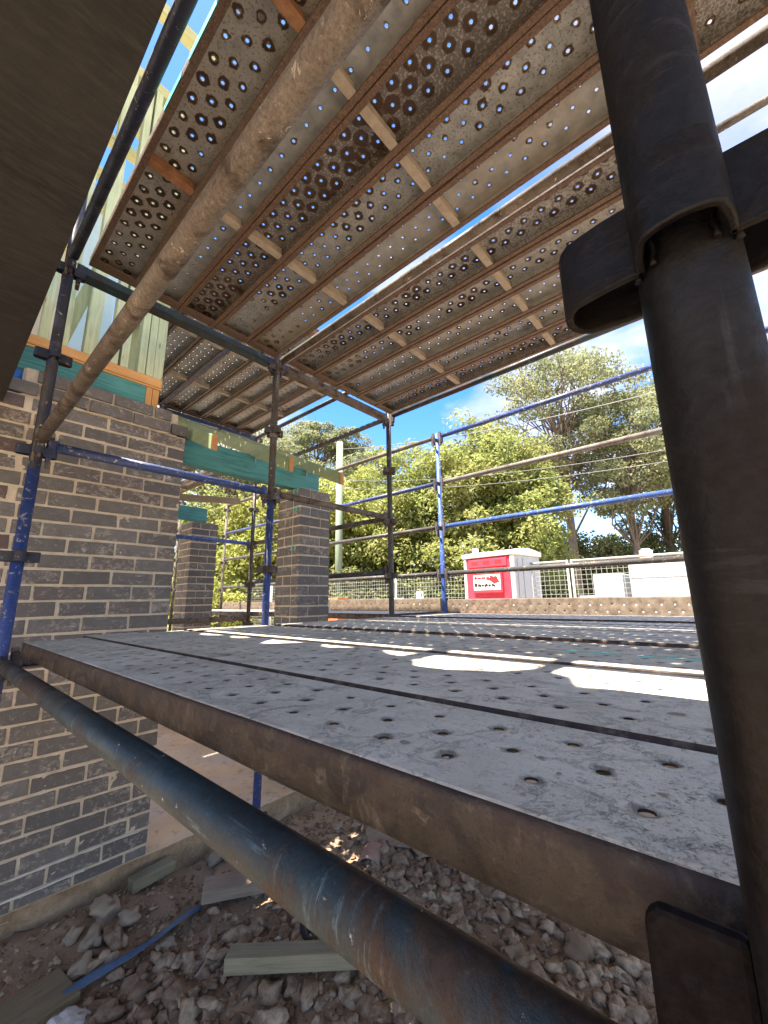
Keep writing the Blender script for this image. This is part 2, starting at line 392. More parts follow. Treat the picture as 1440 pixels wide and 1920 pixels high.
def mat_ground():
    m = Mat('dry_brown_site_soil', .95, .15, rand=False)
    a = m.noise(.9, 7, .62); mid = m.noise(9, 8, .72, .3); fine = m.noise(70, 5, .75)
    c = m.mix(m.ramp(a, (.38, 0.0), (.62, 1.0)), (.27, .185, .12, 1), (.41, .31, .215, 1))
    c = m.mix(m.ramp(mid, (.55, 0.0), (.66, .7)), c, (.34, .265, .185, 1))
    c = m.mix(m.ramp(mid, (.32, .8), (.44, 0.0)), c, (.06, .036, .022, 1))
    c = m.mix(m.ramp(fine, (.62, 0.0), (.70, .6)), c, (.34, .29, .22, 1))
    # far off: dry grass and dirt
    sp = m.n('ShaderNodeSeparateXYZ'); m.l(m.co, sp.inputs[0])
    far = m.ramp(m.math('MULTIPLY', m.math('ADD', sp.outputs['X'], m.math('MULTIPLY', sp.outputs['Y'], .3)), .05), (.42, 0.0), (.6, 1.0))
    g = m.mix(m.ramp(m.noise(.6, 6, .65), (.4, 0.0), (.6, 1.0)), (.22, .19, .11, 1), (.34, .29, .20, 1))
    c = m.mix(far, c, g)
    m.col(c); m.bump(m.math('ADD', mid, m.math('MULTIPLY', fine, .5)), .9, .02)
    return m.m
GROUND = mat_ground()
def mat_stone(name, c1, c2, c3):
    m = Mat(name, .92, .2, rand=False)
    tint = m.attr('tint')
    a = m.noise(25, 7, .68); fine = m.noise(140, 4, .7)
    c = m.mix(tint, c1, c2)
    c = m.mix(m.ramp(a, (.35, .75), (.62, 0.0)), c, c3)
    c = m.mix(m.ramp(fine, (.6, 0.0), (.7, .45)), c, (.42, .37, .30, 1))
    m.col(c); m.bump(m.math('ADD', a, m.math('MULTIPLY', fine, .4)), .7, .006)
    return m.m
STONE = mat_stone('grey_brown_rubble', (.21, .14, .09, 1), (.45, .35, .245, 1), (.072, .046, .03, 1))
STONE_P = mat_stone('pale_rubble', (.30, .25, .19, 1), (.42, .36, .28, 1), (.20, .15, .10, 1))

def mat_leaf(name, c1, c2, c3, trans=.35):
    m = Mat(name, .55, .3, rand=False)
    t = m.attr('tint')
    big = m.noise(.7, 3, .6)
    c = m.mix(t, c1, c2)
    c = m.mix(m.ramp(big, (.45, 0.0), (.62, .75)), c, c3)
    m.col(c)
    tr = m.n('ShaderNodeBsdfTranslucent'); m.l(c, tr.inputs['Color'])
    mx = m.n('ShaderNodeMixShader'); mx.inputs[0].default_value = trans
    out = m.nt.nodes['Material Output']
    m.l(m.b.outputs[0], mx.inputs[1]); m.l(tr.outputs[0], mx.inputs[2]); m.l(mx.outputs[0], out.inputs['Surface'])
    return m.m
LEAF_B = mat_leaf('bright_green_leaves', (.16, .215, .055, 1), (.33, .36, .125, 1), (.27, .27, .095, 1), .5)
LEAF_Y = mat_leaf('yellow_green_leaves', (.19, .24, .05, 1), (.37, .385, .11, 1), (.29, .28, .085, 1), .5)
LEAF_G = mat_leaf('grey_green_gum_leaves', (.14, .18, .09, 1), (.28, .305, .17, 1), (.26, .255, .13, 1), .5)
LEAF_D = mat_leaf('dull_bush_leaves', (.085, .115, .04, 1), (.18, .21, .085, 1), (.19, .18, .08, 1), .45)
BARK = mat_simple('grey_brown_bark', (.09, .07, .055, 1), (.20, .165, .135, 1), 6, .9, .8, .03, .2, (3, 3, .6))
BARK_D = mat_simple('dark_bark', (.05, .037, .028, 1), (.11, .085, .065, 1), 6, .9, .8, .03, .2, (3, 3, .6))
POLE_G = mat_simple('green_treated_pole_timber', (.15, .21, .155, 1), (.24, .30, .22, 1), 4, .8, .3, .01, .3, (4, 4, .5))
PINK = mat_simple('pink_red_moulded_plastic', (.58, .035, .060, 1), (.66, .055, .085, 1), 5, .45, 0)
LTGREY = mat_simple('pale_grey_plastic', (.36, .40, .43, 1), (.42, .46, .49, 1), 4, .5, 0)
WHITEP = mat_simple('off_white_plastic', (.66, .66, .63, 1), (.75, .75, .73, 1), 4, .45, 0)
WHITE = mat_simple('white_vehicle_paint', (.44, .46, .47, 1), (.50, .52, .52, 1), 2, .3, 0, .004, .5)
GALV = mat_simple('galvanised_fence_steel', (.27, .29, .28, 1), (.40, .41, .40, 1), 12, .4, 0)
RUBBER = mat_simple('black_rubber', (.015, .015, .016, 1), (.03, .03, .03, 1), 20, .8)
GLASSD = mat_simple('dark_vehicle_glass', (.02, .025, .03, 1), (.03, .035, .04, 1), 3, .08, 0, .004, .6)
REDP = mat_simple('red_label_print', (.62, .02, .025, 1), (.66, .03, .03, 1), 5, .5, 0)
BLACKP = mat_simple('black_print', (.02, .02, .02, 1), (.03, .03, .03, 1), 5, .5, 0)
ORANGEC = mat_simple('orange_cloth', (.75, .16, .02, 1), (.85, .22, .04, 1), 10, .8, 0)
OR_BRICK = mat_simple('orange_clay_brick', (.42, .15, .055, 1), (.55, .24, .10, 1), 10, .8, .2)
BLUEHOSE = mat_simple('blue_flat_hose', (.04, .075, .14, 1), (.075, .125, .20, 1), 9, .5, .5, .004)
TERRA = mat_simple('broken_clay_tile', (.26, .155, .115, 1), (.36, .25, .195, 1), 12, .85, .4)
def mat_board():
    m = Mat('dark_formply_board', .6, .3)
    st = m.noise(14, 7, .7, .2, m.scale((1, 5, 1))); big = m.noise(2.5, 6, .65); fine = m.noise(130, 6, .75)
    c = m.mix(m.ramp(big, (.35, 0.0), (.65, 1.0)), (.013, .0145, .016, 1), (.024, .0255, .0265, 1))
    c = m.mix(m.ramp(st, (.45, 0.0), (.7, .6)), c, (.042, .042, .041, 1))
    c = m.mix(m.ramp(fine, (.68, 0.0), (.73, .7)), c, (.11, .11, .10, 1))
    m.col(c); m.rough(m.ramp(big, (.3, .45), (.7, .75)))
    m.bump(m.math('ADD', st, m.math('MULTIPLY', fine, .5)), .4, .003)
    return m.m
BOARD = mat_board()
PLAST = mat_simple('clear_crumpled_plastic', (.3, .3, .3, 1), (.5, .5, .5, 1), 20, .15, .5, .01, .6)
CAN = mat_simple('pale_car_roof', (.35, .45, .42, 1), (.42, .52, .48, 1), 5, .3, 0)
DKCAR = mat_simple('dark_car_paint', (.05, .03, .03, 1), (.08, .05, .045, 1), 5, .3, 0)
WIRE = mat_simple('pale_power_cable', (.14, .145, .15, 1), (.18, .185, .19, 1), 5, .6, 0)

# ------------------------------------------------------------------ object helpers
class MB:
    def __init__(s):
        s.v = []; s.f = []; s.mi = []; s.sm = []
    def add(s, vs, fs, mi=0, smooth=False):
        o = len(s.v)
        s.v += [tuple(x) for x in vs]
        for f in fs:
            s.f.append(tuple(i+o for i in f)); s.mi.append(mi); s.sm.append(smooth)
        return s
    def box(s, a, b, mi=0, rot=None, about=None):
        x0, y0, z0 = a; x1, y1, z1 = b
        vs = [Vector(p) for p in ((x0,y0,z0),(x1,y0,z0),(x1,y1,z0),(x0,y1,z0),(x0,y0,z1),(x1,y0,z1),(x1,y1,z1),(x0,y1,z1))]
        if rot is not None:
            c = Vector(about) if about else Vector(((x0+x1)/2, (y0+y1)/2, (z0+z1)/2))
            vs = [c + rot @ (p-c) for p in vs]
        return s.add(vs, [(0,3,2,1),(4,5,6,7),(0,1,5,4),(1,2,6,5),(2,3,7,6),(3,0,4,7)], mi)
    def tube(s, pts, rad, n=16, mi=0, caps=True, smooth=True):
        pts = [Vector(p) for p in pts]
        if not isinstance(rad, (list, tuple)): rad = [rad]*len(pts)
        o = len(s.v); ring = []
        prev = None
        for i, p in enumerate(pts):
            d = (pts[min(i+1, len(pts)-1)] - pts[max(i-1, 0)]).normalized()
            if prev is None:
                a = Vector((0, 0, 1)) if abs(d.z) < .9 else Vector((1, 0, 0))
                u = d.cross(a).normalized()
            else:
                u = (prev - d*prev.dot(d)).normalized()
            prev = u
            w = d.cross(u)
            for k in range(n):
                t = 2*PI*k/n
                s.v.append(tuple(p + (u*math.cos(t) + w*math.sin(t))*rad[i]))
        for i in range(len(pts)-1):
            for k in range(n):
                k2 = (k+1) % n
                s.f.append((o+i*n+k, o+i*n+k2, o+(i+1)*n+k2, o+(i+1)*n+k)); s.mi.append(mi); s.sm.append(smooth)
        if caps:
            s.f.append(tuple(o+k for k in reversed(range(n)))); s.mi.append(mi); s.sm.append(False)
            e = o+(len(pts)-1)*n
            s.f.append(tuple(e+k for k in range(n))); s.mi.append(mi); s.sm.append(False)
        return s
    def prism(s, poly, d, mi=0, smooth=False):
        """poly: list of 3-D points (planar), extruded by vector d"""
        n = len(poly); d = Vector(d)
        vs = [Vector(p) for p in poly] + [Vector(p)+d for p in poly]
        fs = [tuple(reversed(range(n))), tuple(range(n, 2*n))]
        o = len(s.v)
        s.v += [tuple(x) for x in vs]
        for f in fs: s.f.append(tuple(i+o for i in f)); s.mi.append(mi); s.sm.append(False)
        for i in range(n):
            j = (i+1) % n
            s.f.append((o+i, o+j, o+n+j, o+n+i)); s.mi.append(mi); s.sm.append(smooth)
        return s
    def mesh(s, name, mats):
        me = bpy.data.meshes.new(name)
        me.from_pydata(s.v, [], s.f)
        for m in mats: me.materials.append(m)
        me.polygons.foreach_set('material_index', s.mi)
        me.polygons.foreach_set('use_smooth', s.sm)
        me.update()
        return me
def fix_normals(me):
    bm = bmesh.new(); bm.from_mesh(me)
    bmesh.ops.recalc_face_normals(bm, faces=bm.faces)
    bm.to_mesh(me); bm.free()
def link(name, data, parent=None, loc=None, rot=None):
    o = bpy.data.objects.new(name, data)
    COL.objects.link(o)
    if parent is not None: o.parent = parent
    if loc is not None: o.location = loc
    if rot is not None: o.rotation_euler = rot
    return o
def tag(o, label=None, cat=None, group=None, kind=None):
    if label: o['label'] = label
    if cat: o['category'] = cat
    if group: o['group'] = group
    if kind: o['kind'] = kind
    return o
def thing(name, label, cat, loc=(0, 0, 0), group=None, rotz=0.0):
    o = bpy.data.objects.new(name, None)
    o.empty_display_size = .05
    COL.objects.link(o)
    o.location = loc; o.rotation_euler = (0, 0, rotz)
    return tag(o, label, cat, group)
def part(name, mb, mats, parent, loc=None, rot=None, fix=True, bevel=0, bseg=2):
    if not isinstance(mats, (list, tuple)): mats = [mats]
    me = mb.mesh(name, mats)
    if fix: fix_normals(me)
    o = link(name, me, parent, loc, rot)
    if bevel:
        b = o.modifiers.new('bevel', 'BEVEL'); b.width = bevel; b.segments = bseg; b.limit_method = 'ANGLE'; b.angle_limit = R(40)
    return o
def solo(name, mb, mats, label, cat, group=None, loc=None, rot=None, bevel=0):
    return tag(part(name, mb, mats, None, loc, rot, True, bevel), label, cat, group)
ORD = ['first', 'second', 'third', 'fourth', 'fifth', 'sixth', 'seventh', 'eighth']
rng = random.Random(7)

# ------------------------------------------------------------------ scaffold grid (metres; camera at the origin)
X1, X2, X3, X4 = .262, 1.527, 2.80, 3.64
YB = 2.415
GZ = -1.60            # ground
DECK = -.146          # lower deck top
UP = 1.735            # underside of the upper planks
SLAB = -1.443

# ------------------------------------------------------------------ ground
def build_ground():
    def lines(a, b, st, far):
        c = list(np.arange(a, b+1e-6, st)); lo = []; hi = []
        d = st; x = a
        while x > -far: d *= 1.45; x -= d; lo.append(x)
        d = st; x = b
        while x < far: d *= 1.45; x += d; hi.append(x)
        return lo[::-1] + c + hi
    xs = lines(-.4, 4.2, .045, 260); ys = lines(-.6, 4.6, .045, 260)
    V = []
    for y in ys:
        for x in xs:
            n = mnoise.fractal(Vector((x*1.3, y*1.3, 0)), .9, 2.0, 5)
            n2 = mnoise.fractal(Vector((x*7, y*7, 3)), .8, 2.0, 3)
            near = max(0, min(1, (8-abs(x-2))/3))*max(0, min(1, (8-abs(y-2))/3))
            z = GZ + (.035*n + .018*n2)*near
            # soil banks up slightly to the wall
            if -1 < x < 1.2: z += .05*max(0, 1-abs(y-2.75)/.5)*near
            V.append((x, y, z))
    nx = len(xs); F = []
    for j in range(len(ys)-1):
        for i in range(nx-1):
            F.append((j*nx+i, j*nx+i+1, (j+1)*nx+i+1, (j+1)*nx+i))
    me = bpy.data.meshes.new('ground'); me.from_pydata(V, [], F); me.materials.append(GROUND)
    me.polygons.foreach_set('use_smooth', [True]*len(F)); me.update()
    return tag(link('ground', me), kind='structure')
build_ground()
def ground_z(x, y):
    n = mnoise.fractal(Vector((x*1.3, y*1.3, 0)), .9, 2.0, 5); n2 = mnoise.fractal(Vector((x*7, y*7, 3)), .8, 2.0, 3)
    z = GZ + .035*n + .018*n2
    if -1 < x < 1.2: z += .05*max(0, 1-abs(y-2.75)/.5)
    return z

# concrete slab of the verandah
def build_slab():
    nx, ny = 80, 60
    x0, x1, y0, y1 = -1.4, 2.72, 2.885, 9.0
    mb = MB()
    vs = []; 
    for j in range(ny+1):
        for i in range(nx+1):
            x = x0+(x1-x0)*i/nx; t = j/ny; y = y0+(y1-y0)*t*t
            e = .012*mnoise.fractal(Vector((x*3, 0, 5)), .8, 2, 4) if j == 0 else 0
            vs.append((x, y+e, SLAB + .004*mnoise.noise(Vector((x*4, y*4, 1)))))
    fs = [(j*(nx+1)+i, j*(nx+1)+i+1, (j+1)*(nx+1)+i+1, (j+1)*(nx+1)+i) for j in range(ny) for i in range(nx)]
    mb.add(vs, fs, 0, True)
    rows = 5; fv = []
    for r in range(rows+1):
        for i in range(nx+1):
            x = x0+(x1-x0)*i/nx
            e = .012*mnoise.fractal(Vector((x*3, 0, 5)), .8, 2, 4)
            b = (.014*mnoise.fractal(Vector((x*6, r*.9, 2)), .8, 2, 4) + .006*r) if r else 0
            fv.append((x, y0+e+b-.02*(r > 3), vs[i][2]-.28*r/rows))
    ff = [(r*(nx+1)+i, (r+1)*(nx+1)+i, (r+1)*(nx+1)+i+1, r*(nx+1)+i+1) for r in range(rows) for i in range(nx)]
    mb.add(fv, ff, 1, True)
    mb.add([(x1, y0, SLAB), (x1, y1, SLAB), (x1, y1, SLAB-.28), (x1, y0, SLAB-.28)], [(0, 3, 2, 1)])
    return tag(part('concrete_slab', mb, [CONC, CONC_E], None, fix=False), kind='structure')
build_slab()

# ------------------------------------------------------------------ bricks
def brick_meshes():
    out = {}
    r = random.Random(3)
    for kind, L in (('full', .2265), ('half', .1065), ('queen', .17), ('wide', .17)):
        lst = []
        for k in range(5):
            bm = bmesh.new()
            bmesh.ops.create_cube(bm, size=1)
            for v in bm.verts:
                v.co = Vector((v.co.x*L, v.co.y*.106, v.co.z*.0735))
                v.co += Vector((r.uniform(-.0025, .0025), r.uniform(-.0022, .0022), r.uniform(-.002, .002)))
            bmesh.ops.bevel(bm, geom=bm.edges[:], offset=.0025, segments=1, affect='EDGES')
            me = bpy.data.meshes.new('brick'); bm.to_mesh(me); bm.free()
            me.materials.append(BRICK); lst.append(me)
        out[kind] = lst
    return out
BM = brick_meshes()
CH = .0881        # course height
ZJ = .1935        # a bed joint level on the main wall
def add_brick(parent, kind, x, y, z, rotz=0.0, red=0.0, sx=1.0):
    o = link('brick', rng.choice(BM[kind]), parent, (x+rng.uniform(-.0015, .0015), y+rng.uniform(-.0015, .0015), z+rng.uniform(-.0012, .0012)),
             (rng.uniform(-.012, .012), rng.uniform(-.010, .010), rotz + (PI if rng.random() < .5 else 0) + rng.uniform(-.008, .008)))
    if sx != 1.0: o.scale = (sx, 1, 1)
    o['red'] = red
    return o
YW = 2.90
XR = 1.108
def rough_sheet(parent, x0, x1, z0, z1, y, amp, name='mortar', seed=0.0, st=.011):
    nx = int((x1-x0)/st); nz = int((z1-z0)/st)
    V = []
    for j in range(nz+1):
        for i in range(nx+1):
            x = x0+(x1-x0)*i/nx; z = z0+(z1-z0)*j/nz
            d = mnoise.fractal(Vector((x*22, seed, z*22)), .7, 2, 4)
            d2 = mnoise.noise(Vector((x*6, seed+4, z*6)))
            V.append((x, y - amp*d - amp*.55*d2, z))
    F = [(j*(nx+1)+i, j*(nx+1)+i+1, (j+1)*(nx+1)+i+1, (j+1)*(nx+1)+i) for j in range(nz) for i in range(nx)]
    me = bpy.data.meshes.new(name); me.from_pydata(V, [], F); me.materials.append(MORTAR)
    me.polygons.foreach_set('use_smooth', [True]*len(F)); me.update()
    return link(name, me, parent)
def build_wall():
    w = thing('brick_wall', 'dark charcoal brick wall with smeared sandy mortar behind the scaffold', 'brick wall', (0, 0, 0))
    kmin = -20; ktop = 13
    for k in range(kmin, ktop):
        zc = ZJ + CH*(k+.5)
        if zc < -1.63: continue
        proud = 0.0
        xr = XR; xl = -1.25
        if k == 11: proud = .014; xr = XR+.006
        if k == 12: proud = .008; xr = 1.0; xl = .20
        if k == 10 : xl = -1.25
        if k < -17: proud = .001
        off = 0 if k % 2 == 0 else 1
        x = xr; first = True
        while x > xl:
            if first and off == (1 if k != 12 else 0): kind, L = 'half', .109
            else: kind, L = 'full', .229
            first = False
            if x-L < xl-.12: break
            jt = .011
            red = 0.0
            if x-L/2 < .20: red = .7 if (k*37+int(x*10)) % 3 == 0 else 0.0
            # ragged toothed joint near the left edge
            if x > .30 and x-L-jt < .26 and k > -9:
                L2 = x-.26 if x-.26 > .06 else .06
                add_brick(w, 'half', x-L2/2, YW+.053-proud, zc, 0, 0, L2/.109); x -= L2+.026+.010*math.sin(k*2.1); continue
            add_brick(w, kind, x-L/2, YW+.053-proud, zc, 0, red)
            x -= L+jt
    mb = MB(); mb.box((-1.3, YW+.012, -1.68), (XR-.004, YW+.106, ZJ+CH*11.0-.004))
    mb.box((.20, YW+.012, ZJ+CH*11.0-.004), (XR-.06, YW+.106, ZJ+CH*13-.012))
    part('mortar_core', mb, MORTAR, w)
    rough_sheet(w, -1.25, XR-.002, -1.66, ZJ+CH*11-.002, YW+.0044, .0040, seed=1.0)
    rough_sheet(w, .21, 1.0, ZJ+CH*11, ZJ+CH*13-.008, YW+.0055, .0026, seed=2.0)
    # crusts of squeezed mortar that stand proud
    r = random.Random(5)
    for zk, x0, x1, seed, t in ((-17, .42, 1.06, 1, .008), (-18, .30, .80, 2, .010), (-19, -.2, .62, 3, .010), (11, .40, .99, 4, .012), (6, .62, .78, 5, .007), (3, .5, .62, 6, .006)):
        zz = ZJ+CH*zk
        mb = MB(); n = 40; pts = []
        ys = []
        for i in range(n+1):
            x = x0+(x1-x0)*i/n
            pts.append((x, YW-.002, zz+.006*mnoise.noise(Vector((x*9, seed, 0)))))
            ys.append(max(.002, t*(.55+.6*mnoise.noise(Vector((x*14, seed, 9))))))
        mb.tube(pts, ys, 6)
        part('mortar_crust', mb, WHITESM if zk < 0 else MORTAR, w)
    return w
build_wall()
def build_pier(name, label, xc, yc, zbot, ztop, ch, marks=False, S=.345):
    p = thing('brick_pier', label, 'brick pier', (xc, yc, zbot), 'brick piers')
    n = int(round((ztop-zbot)/ch)); 
    for k in range(n):
        z = ch*(k+.5) - .003
        a = k % 2
        d = .053
        zz = z
        red = .0
        # ring bond: each side is one full brick and one half / header end
        L = .229; H = .109
        if a == 0:
            segs = [(L/2, d, 0, 'full'), (L+.007+H/2, d, 0, 'half'),
                    (S-d, .115+L/2, 1, 'full'), (S-L/2, S-d, 0, 'full'), (H/2, S-d, 0, 'half'), (d, .113+H/2, 1, 'half')]
            segs[5] = (d, S/2, 1, 'half')
        else:
            segs = [(H/2, d, 0, 'half'), (H+.007+L/2, d, 0, 'full'),
                    (S-d, .113+H/2, 1, 'half'), (S-L/2-.0, S-d, 0, 'full'), (d, .113+L/2+.003, 1, 'full')]
        for (x, y, rz, kind) in segs:
            add_brick(p, kind, x, y, zz, PI/2 if rz else 0, .8 if (kind == 'half' and k == 3 and not rz) else 0.0)
    mb = MB(); mb.box((.005, .005, 0), (S-.005, S-.005, n*ch-.006))
    part('mortar', mb, MORTAR, p)
    if marks:
        for (yy, zz) in ((.10, 2.255), (.055, 2.257), (.10, 2.43), (.045, 2.43), (.15, 2.50), (.11, 1.905), (.055, 1.905)):
            mb = MB(); mb.box((-.0035, yy-.006, zz-.022), (-.0022, yy+.006, zz+.022), rot=Matrix.Rotation(.35, 3, 'X'))
            part('chalk_mark', mb, TURQ, p)
    return p
PX, PY = 2.143, 2.905
build_pier('brick_pier', 'taller looking dark brick pier at deck edge carrying teal beam end', PX, PY, SLAB, 1.012, .0877, True)
build_pier('brick_pier', 'farther dark brick pier seen between wall and blue standard', 2.19, 5.25, SLAB, 1.03, .0883)

# ------------------------------------------------------------------ scaffold planks
PW, PH = .225, .055
def plank_mesh(L, holes=True, name='scaffold_plank'):
    mb = MB(); hv = []
    cell = .041
    n = int(L/cell); y0 = (L-n*cell)/2
    ys = [0.0] + [y0+cell*i for i in range(n+1)] + [L]
    cols = [.008, .0325, .0858, .1392, .1925, PW-.008]
    rh = .0060
    V, F, MI, SM, A = [], [], [], [], []
    def vert(p, a=0.0):
        V.append(p); A.append(a); return len(V)-1
    def sheet(zof, mi, flip, coll):
        grid = {}
        for i, x in enumerate(cols):
            for j, y in enumerate(ys):
                grid[i, j] = vert((x, y, zof))
        for i in range(5):
            for j in range(len(ys)-1):
                c = [grid[i, j], grid[i+1, j], grid[i+1, j+1], grid[i, j+1]]
                if holes and 1 <= i <= 3 and 3 <= j <= len(ys)-5 and (i+j) % 2 == 0:
                    cx = (cols[i]+cols[i+1])/2; cy = (ys[j]+ys[j+1])/2
                    r2, r1 = [], []
                    for k in range(12):
                        t = 2*PI*k/12
                        r2.append(vert((cx+.0115*math.cos(t), cy+.0115*math.sin(t), zof), .80))
                        r1.append(vert((cx+rh*math.cos(t), cy+rh*math.sin(t), zof-.0014), 1.0))
                    corner = [c[2], c[3], c[0], c[1]]     # 45,135,225,315 degrees
                    fs = []
                    for q in range(4):
                        for s in range(3):
                            fs.append((corner[q], r2[(q*3+s+1) % 12], r2[(q*3+s) % 12]))
                        fs.append((corner[q], corner[(q+1) % 4], r2[(q*3+3) % 12]))
                    for k in range(12):
                        k2 = (k+1) % 12
                        fs.append((r2[k], r2[k2], r1[k2], r1[k]))
                    for f in fs:
                        F.append(tuple(reversed(f)) if flip else f); MI.append(mi); SM.append(True)
                    coll.append(r1)
                else:
                    F.append(tuple(reversed(c)) if flip else tuple(c)); MI.append(mi); SM.append(True)
    ct, cb = [], []
    sheet(0.0, 0, False, ct)
    sheet(-.0022, 1, True, cb)
    for a, b in zip(ct, cb):
        for k in range(12):
            k2 = (k+1) % 12
            F.append((a[k], a[k2], b[k2], b[k])); MI.append(3); SM.append(True)
    # folded sides: outer skin, bottom lip and inner skin
    r = .008
    prof = []
    for q in range(4):
        t = PI/2*q/3
        prof.append((r-r*math.sin(t), -r+r*math.cos(t)))
    prof += [(0, -.022), (0, -PH+.004), (.002, -PH), (.024, -PH), (.024, -PH+.009), (.0215, -PH+.009), (.0215, -PH+.0025), (.003, -PH+.0025), (.003, -.0022), (.0079, -.0022)]
    yy = [L*i/24 for i in range(25)]
    for side in (0, 1):
        idx = []
        for (x, z) in prof:
            xx = x if side == 0 else PW-x
            row = []
            for y in yy:
                w = .0012*mnoise.noise(Vector((y*6, side*5.0, z*30)))
                row.append(vert((xx+w, y, z)))
            idx.append(row)
        for a in range(len(prof)-1):
            for b in range(24):
                f = (idx[a][b], idx[a][b+1], idx[a+1][b+1], idx[a+1][b])
                F.append(f if side == 0 else tuple(reversed(f)))
                MI.append(0 if a < 1 else (1 if a in (11, 12) else 2)); SM.append(a < 5)
    me = bpy.data.meshes.new(name)
    me.from_pydata(V, [], F)
    for m in (PL_TOP, PL_UND, PL_SIDE, PL_HOLE): me.materials.append(m)
    me.polygons.foreach_set('material_index', MI); me.polygons.foreach_set('use_smooth', SM)
    at = me.attributes.new('hole', 'FLOAT', 'POINT'); at.data.foreach_set('value', A)
    me.update()
    return me
PL_HOLE = mat_simple('shaded_hole_wall', (.012, .009, .007, 1), (.025, .018, .014, 1), 40, .7, 0)  # hole walls coloured near black, standing in for the shade inside
PLANK = plank_mesh(2.345)
def endcap_mesh():
    mb = MB()
    mb.box((.003, 0, -PH+.001), (PW-.003, .004, -.0035))
    mb.box((.02, .004, -PH+.001), (PW-.02, .07, -PH+.005))
    me = mb.mesh('end_plate', [PL_SIDE]); fix_normals(me); return me
ENDCAP = endcap_mesh()
def strap_mesh(m):
    mb = MB()
    mb.box((.0245, -.019, -PH+.004), (PW-.0245, .019, -PH+.0075))
    mb.box((.026, -.012, -PH+.0075), (PW-.026, -.008, -.004))
    me = mb.mesh('stiffener', [m]); fix_normals(me); return me
TOE = mat_simple('brown_stained_toe_board', (.075, .052, .038, 1), (.23, .18, .135, 1), 16, .7, .4)
STM, STR = strap_mesh(STRAP), strap_mesh(STRAP_R)
def plank(label, x, y, ztop, group, rust=.5, tan=.4, edge=.6, rot=(0, 0, 0), strap=None, ends=True, cat='scaffold plank'):
    o = link('scaffold_plank', PLANK, None, (x, y, ztop), rot)
    tag(o, label, cat, group)
    o['rust'] = rust; o['tan'] = tan; o['edge'] = edge
    for s in (.79, 1.565):
        c = link('stiffener', strap or STM, o, (0, s, 0))
    if ends:
        c = link('end_plate', ENDCAP, o, (0, 0, 0)); c['edge'] = .6
        c = link('end_plate', ENDCAP, o, (PW, 2.345, 0), (0, 0, PI)); c['edge'] = .6
    return o
UT = UP+PH
upA = [(.62, .75, .55), (.28, .05, .75), (.95, .1, .85), (.62, .25, .85), (.30, .75, .85)]
upA_l = ['pitted brown overhead plank with turquoise paint along its edge', 'grey green overhead plank half hidden by the brown guard rail', 'overhead plank with large dark rust blotches round its holes',
         'overhead plank with ringed holes, fourth in from the dark board', 'tan overhead plank beside the open slit of sky']
for i, x in enumerate((.327, .552, .779, 1.006, 1.239)):
    plank(upA_l[i], x, 0.0 if i else -.01, UT, 'planks of the deck overhead', *upA[i], strap=STR if i == 0 else STM)
upB = [(.75, .15, .75), (.62, .3, .9), (.35, .5, .85), (.55, .35, .85), (.85, .3, .95)]
for i in range(5):
    plank('%s overhead plank beyond the slit of sky, counting outward to the street' % ORD[i], 1.572+.2355*i, 0.0, UT+.006, 'planks of the deck overhead', *upB[i])
for i, x in enumerate((.327, .552, .779, 1.006, 1.239)):
    plank('%s overhead plank of the bay behind the big dark post' % ORD[i], x, -2.41, UT, 'planks of the deck overhead', .4+.1*i, .3, .7)
def sun_blocker_cloth():  # unseen sheet added overhead, edge shaped to cut the deck's sun patches
    ny, nx = 90, 14
    V = []
    for j in range(ny+1):
        y = -.7+4.1*j/ny
        e = .005+.028*math.sin(11*y+.6)+.022*math.sin(23*y)
        if .46 < y < .60: e += .10
        if y > .80: e += min(.20, (y-.80)*1.6)*(.86+.20*math.sin(19*y))
        e = min(e, .225)
        for i in range(nx+1):
            x = -1.0+(e+1.0)*i/nx
            V.append((x, y, UT+.105+.012*math.sin(7*x+3*y)+.012*mnoise.noise(Vector((x*5, y*5, 0)))-.02*(i/nx)**6))
    mb = MB(); mb.add(V, [(j*(nx+1)+i, j*(nx+1)+i+1, (j+1)*(nx+1)+i+1, (j+1)*(nx+1)+i) for j in range(ny) for i in range(nx)], 0, True)
    o = part('sun_blocker_cloth', mb, CLOTH, None, fix=False)
    m = o.modifiers.new('thick', 'SOLIDIFY'); m.thickness = .0025
    tag(o, 'added dark sheet, unseen overhead, its ragged edge shaping the sun patches', 'shade cloth')
sun_blocker_cloth()
UN = 2.235
for i in range(5):
    plank('%s plank under the higher deck ending above the timber rafters' % ORD[i], 1.53+.2335*i, 2.46, UN+PH, 'planks of the higher deck', .45+.1*(i % 2), .5+.1*i, .75)
for i in range(3):
    plank('%s higher deck plank behind the green corner stud, counting from the house' % ORD[i], .82+.2355*i, 2.46, UN+PH, 'planks of the higher deck', .35, .0, .45)
for i in range(3):
    plank('%s far overhead plank glimpsed under the teal beam' % ORD[i], 1.6+.2355*i*1.6, 4.87, UT, 'planks of the far deck', .5, .5, .8)
